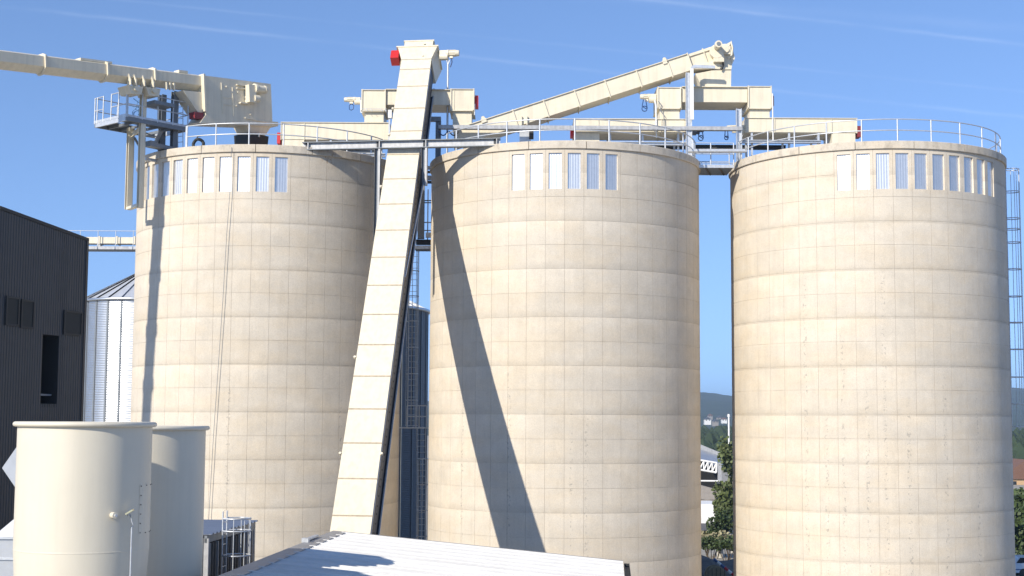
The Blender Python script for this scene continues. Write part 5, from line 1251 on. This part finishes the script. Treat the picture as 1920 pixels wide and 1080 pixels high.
k = MB(); a, b = at(1290, 858, Ys), at(1349, 945, Ys); k.box((a.x, Ys + .5, 0), (b.x, Ys + 14, a.z)); k.build('dark_interior', BLACK, sh_)
for px in (1349.5,): x_ = at(px, 900, Ys - 4.6).x; k = MB(); k.box((x_ - .2, Ys - 4.7, 0), (x_ + .2, Ys - 4.3, tr_.z)); k.build('column', LTSTEEL, sh_)
k = MB(); a = at(1300, 901.5, Ys - 4.8); b = at(1349, 902, Ys - 4.8); k.cyl(a, b, .1, 6); k.build('hand_rail', WHITEW, sh_)
k = MB(); k.prism([at(1296, 905, Ys - 5), at(1348, 919, Ys - 5), at(1355, 940, Ys - 5), at(1296, 934, Ys - 5)], Y_ * 5); k.build('ramp_wall', GREYW, sh_)
k = MB(); k.box((at(1290, 940, Ys - 5).x, Ys - 5, 0), (at(1357, 940, Ys - 5).x, Ys - 4.6, at(1320, 937, Ys - 5).z)); k.build('base_wall', GREYW, sh_)
# low white wall building with slate skirt
lw = thing('white_shed', 'low white-walled shed with grey slate roof behind the bushes', 'shed', at(1330, 1000, 140))
a, b = at(1290, 945, 142), at(1350, 981, 142); k = MB(); k.box((a.x, 142, 0), (b.x, 148, a.z)); k.build('wall', WHITEW, lw)
p0, p1 = at(1290, 980.5, 141.9), at(1352, 982, 141.9); q0, q1 = at(1290, 1001, 138), at(1352, 1001, 138)
k = MB(); k.add([p0, p1, q1, q0, p0 - Z * .2, p1 - Z * .2, q1 - Z * .2, q0 - Z * .2], [(0, 1, 2, 3)[::-1], (4, 5, 6, 7), (0, 3, 7, 4), (3, 2, 6, 7), (2, 1, 5, 6), (1, 0, 4, 5)]); k.build('lean_to_roof', SLATE, lw)
k = MB(); k.box((q0.x, 138.1, 0), (q1.x, 138.4, q0.z - .15)); k.build('lean_to_wall', GREYW, lw)

# trees: tapered trunk, limbs and thousands of leaf faces
def leaves(mb, c, rx, rz, n, size, rnd_):
    for _ in range(n):
        while True:
            v = Vector((rnd_.uniform(-1, 1), rnd_.uniform(-1, 1), rnd_.uniform(-1, 1)))
            if .15 < v.length < 1: break
        p = Vector(c) + Vector((v.x * rx, v.y * rx, v.z * rz)); s_ = size * rnd_.uniform(.6, 1.4)
        u = Vector((rnd_.gauss(0, 1), rnd_.gauss(0, 1), rnd_.gauss(0, 1))).normalized(); w = u.orthogonal().normalized(); w2 = u.cross(w)
        mb.add([p - w * s_ * .5, p + w2 * s_ * .35, p + w * s_ * .5, p - w2 * s_ * .35], [(0, 1, 2, 3)])
def tree(label, x, y, h, rx, leafm, barkm, seed, n=2600, name='tree', z0=0, lean=0, size=.42):
    rnd_ = random.Random(seed); t = thing(name, label, 'tree', (x, y, z0), 'trees behind the silos')
    k = MB(); top = Vector((x + lean, y, z0 + h * .8)); base = Vector((x, y, z0))
    k.tube([base.lerp(top, f) + Vector((rnd_.uniform(-.1, .1), 0, 0)) for f in (0, .25, .5, .75, 1)], .16, 7)
    k.cyl(base, base.lerp(top, .4), .3, 8, .18)
    cl = []
    for i in range(9):
        f = rnd_.uniform(.3, .95); a = rnd_.uniform(0, 2 * pi); p = base.lerp(top, f); q = p + Vector((cos(a) * rx * .7, sin(a) * rx * .7, rnd_.uniform(.1, .2) * h)); k.cyl(p, q, .08, 5, .03); cl.append(q)
    k.build('trunk', barkm, t)
    c = MB()
    for q in cl + [top, base.lerp(top, .6)]:
        for _ in range(3):
            o = q + Vector((rnd_.uniform(-.3, .3) * rx, rnd_.uniform(-.3, .3) * rx, rnd_.uniform(-.08, .08) * h)); leaves(c, o, rx * rnd_.uniform(.3, .5), h * rnd_.uniform(.09, .16), n // 33, size, rnd_)
    c.build('crown', leafm, t)
    return t
p = at(1366, 1000, 122); tree('leafy tree crowding the gap left of the right silo', p.x + .45, 122, at(1366, 838, 122).z, 1.45, LEAF2, BIRCH, 5, 5200, size=.34)
p = at(1357, 1005, 118); tree('small dark tree in front of the white shed wall', p.x - .3, 118, at(1350, 950, 118).z, 1.2, LEAF, BIRCH, 9, 1500, size=.26)
for i, (px, top_y, Yd, lab) in enumerate(((1912, 918, 118, 'broad green tree at the right edge beside the silo'), (1945, 925, 125, 'green tree at the right edge, partly out of frame'), (1902, 975, 112, 'lower green tree just right of the right silo'))):
    p = at(px, 1000, Yd); tree(lab, p.x, Yd, at(px, top_y, Yd).z, 3.0, LEAF, BARK, 20 + i, 3600, size=.42)
# bushes with pale leaves
def bush(label, px, py, Yd, rx, h, m_, seed, n=900):
    rnd_ = random.Random(seed); c = at(px, py, Yd); z0 = max(0, c.z - h / 2)
    t = thing('bush', label, 'bush', (c.x, Yd, 0), 'bushes in the gap'); k = MB()
    for i in range(5): a = rnd_.uniform(0, 2 * pi); k.cyl((c.x, Yd, 0), (c.x + cos(a) * rx * .6, Yd + sin(a) * rx * .6, h * .8 + z0), .04, 5, .015)
    k.build('stems', BARK, t); k = MB()
    for i in range(6): leaves(k, (c.x + rnd_.uniform(-.6, .6) * rx, Yd + rnd_.uniform(-.5, .5), z0 + h * rnd_.uniform(.35, .8)), rx * .5, h * .28, n // 6, .22, rnd_)
    k.build('foliage', m_, t)
bush('pale-leaved bush at the foot of the middle silo gap, left', 1326, 1012, 118, 1.0, 1.5, FLOWER, 1); bush('pale-leaved bush in the middle of the gap', 1345, 1014, 117, 1.0, 1.4, FLOWER, 2); bush('pale-leaved bush against the right silo', 1367, 1012, 116, 1.0, 1.6, FLOWER, 3)
bush('dark bush below the slate roof in the gap', 1334, 1022, 112, 1.5, 1.3, LEAF, 4); bush('dark bush low beside the right silo in the gap', 1362, 1026, 111, 1.5, 1.5, LEAF, 6)
# bank of bare earth, log pile end and a striped barrier pole
em = MB(); rnd = random.Random(11); nx, ny = 24, 16; ex0, ey0 = 9.5, 92; vv = []
for j in range(ny + 1):
    for i in range(nx + 1):
        x_ = ex0 + 14 * i / nx; y_ = ey0 + 22 * j / ny; f = sin(pi * j / ny) * min(1, i / 3, (nx - i) / 3)
        vv.append((x_, y_, -.02 + f * (1.3 + .35 * sin(x_ * 1.1) + rnd.uniform(-.12, .12))))
em.add(vv, [(j * (nx + 1) + i, j * (nx + 1) + i + 1, (j + 1) * (nx + 1) + i + 1, (j + 1) * (nx + 1) + i) for j in range(ny) for i in range(nx)], True)
structure('earth_bank', em, EARTH)
bpz = thing('barrier_pole', 'tilted blue, white and red striped barrier pole low in the gap', 'barrier', at(1376, 1082, 90))
p, q = at(1338, 1048, 90), at(1378, 1080, 90)
for i, m_ in enumerate((BLUEP, WHITEW, BLUEP, RED, WHITEW, RED)): MB().cyl(p.lerp(q, i / 6), p.lerp(q, (i + 1) / 6), .09, 8).build('stripe', m_, bpz)
MB().cyl(q, Vector((q.x, q.y, 0)), .08, 8).build('stand', GREYST, bpz)
lg = at(1343, 1078, 88); lgt = thing('cable_drum', 'round wooden drum end at the bottom of the gap', 'drum', (lg.x, 88, 0))
WOODM = mat('weathered_wood', (.30, .24, .15), .85, var=.35, scale=5)
for dy in (0, .9): MB().cyl((lg.x, 88 + dy, lg.z - .1), (lg.x, 88.08 + dy, lg.z - .1), .62, 22).build('disc', WOODM, lgt)
MB().cyl((lg.x, 88.08, lg.z - .1), (lg.x, 88.9, lg.z - .1), .32, 16).build('hub', WOODM, lgt)
for i in range(5): x_ = lg.x - .5 + i * .25; k = MB(); k.box((x_ - .012, 87.985, lg.z - .6), (x_ + .012, 87.998, lg.z + .4)); k.build('plank_gap', BLACK, lgt)
for sx in (-.5, .5): k = MB(); k.box((lg.x + sx - .1, 88.0, 0), (lg.x + sx + .1, 88.98, max(.1, lg.z - .45))); k.build('chock', WOODM, lgt)
# right edge: house roof in the trees and a parked car
house('brown-roofed house among the trees at the right edge', 1926, 915, 260, 10, 8, 1.6, mat('ochre_wall', (.50, .33, .18), .8), TILE, 'houses at the right edge')
car = thing('parked_car', 'white parked car cut by the lower right corner', 'car', at(1935, 1079, 104) * 1.0)
cc_ = at(1899, 1079, 104); x0 = cc_.x; car.location = (x0 + 2.1, 104, 0); origin[car] = Vector((x0 + 2.1, 104, 0))
CARP = mat('white_car_paint', (.75, .76, .78), .25, 0)
k = MB(); k.prism([(x0, 104, .35), (x0, 104, .85), (x0 + .25, 104, 1.0), (x0 + 3.1, 104, .98), (x0 + 4.15, 104, .78), (x0 + 4.2, 104, .35)], (0, 1.7, 0)); k.build('body', CARP, car)
k = MB(); k.prism([(x0 + .1, 104.1, 1.0), (x0 + .5, 104.1, 1.48), (x0 + 2.2, 104.1, 1.48), (x0 + 3.0, 104.1, .98)], (0, 1.5, 0)); k.build('cabin', CARP, car)
k = MB(); k.prism([(x0 + .3, 104.08, 1.03), (x0 + .6, 104.08, 1.42), (x0 + 2.12, 104.08, 1.42), (x0 + 2.7, 104.08, 1.03)], (0, 1.54, 0)); k.build('window', GLASS, car)
for dx in (.8, 3.4):
    for dy in (0, 1.55):
        MB().cyl((x0 + dx, 103.98 + dy, .33), (x0 + dx, 104.18 + dy, .33), .33, 16).build('wheel', RUBBER, car)
k = MB(); k.box((x0 - .02, 104.05, .72), (x0 + .12, 104.35, .92)); k.build('tail_light', RED, car); k = MB(); k.box((x0 - .02, 103.985, .55), (x0 + 4.1, 104.0, .62)); k.build('side_stripe', BLUEP, car)

# ------------------------------------------------------------------ air
hz = MB(); hz.box((-6000, -600, -1), (6000, 6200, 100)); ho = hz.build('haze', [], None); ho['kind'] = 'stuff'
HM = bpy.data.materials.new('haze_air'); HM.use_nodes = True; HM.node_tree.nodes.clear()
_o = HM.node_tree.nodes.new('ShaderNodeOutputMaterial'); _v = HM.node_tree.nodes.new('ShaderNodeVolumePrincipled')
_v.inputs['Color'].default_value = (.62, .80, 1.0, 1); _v.inputs['Density'].default_value = 0.00025; _v.inputs['Anisotropy'].default_value = 0.2
HM.node_tree.links.new(_v.outputs[0], _o.inputs['Volume']); ho.data.materials.append(HM)
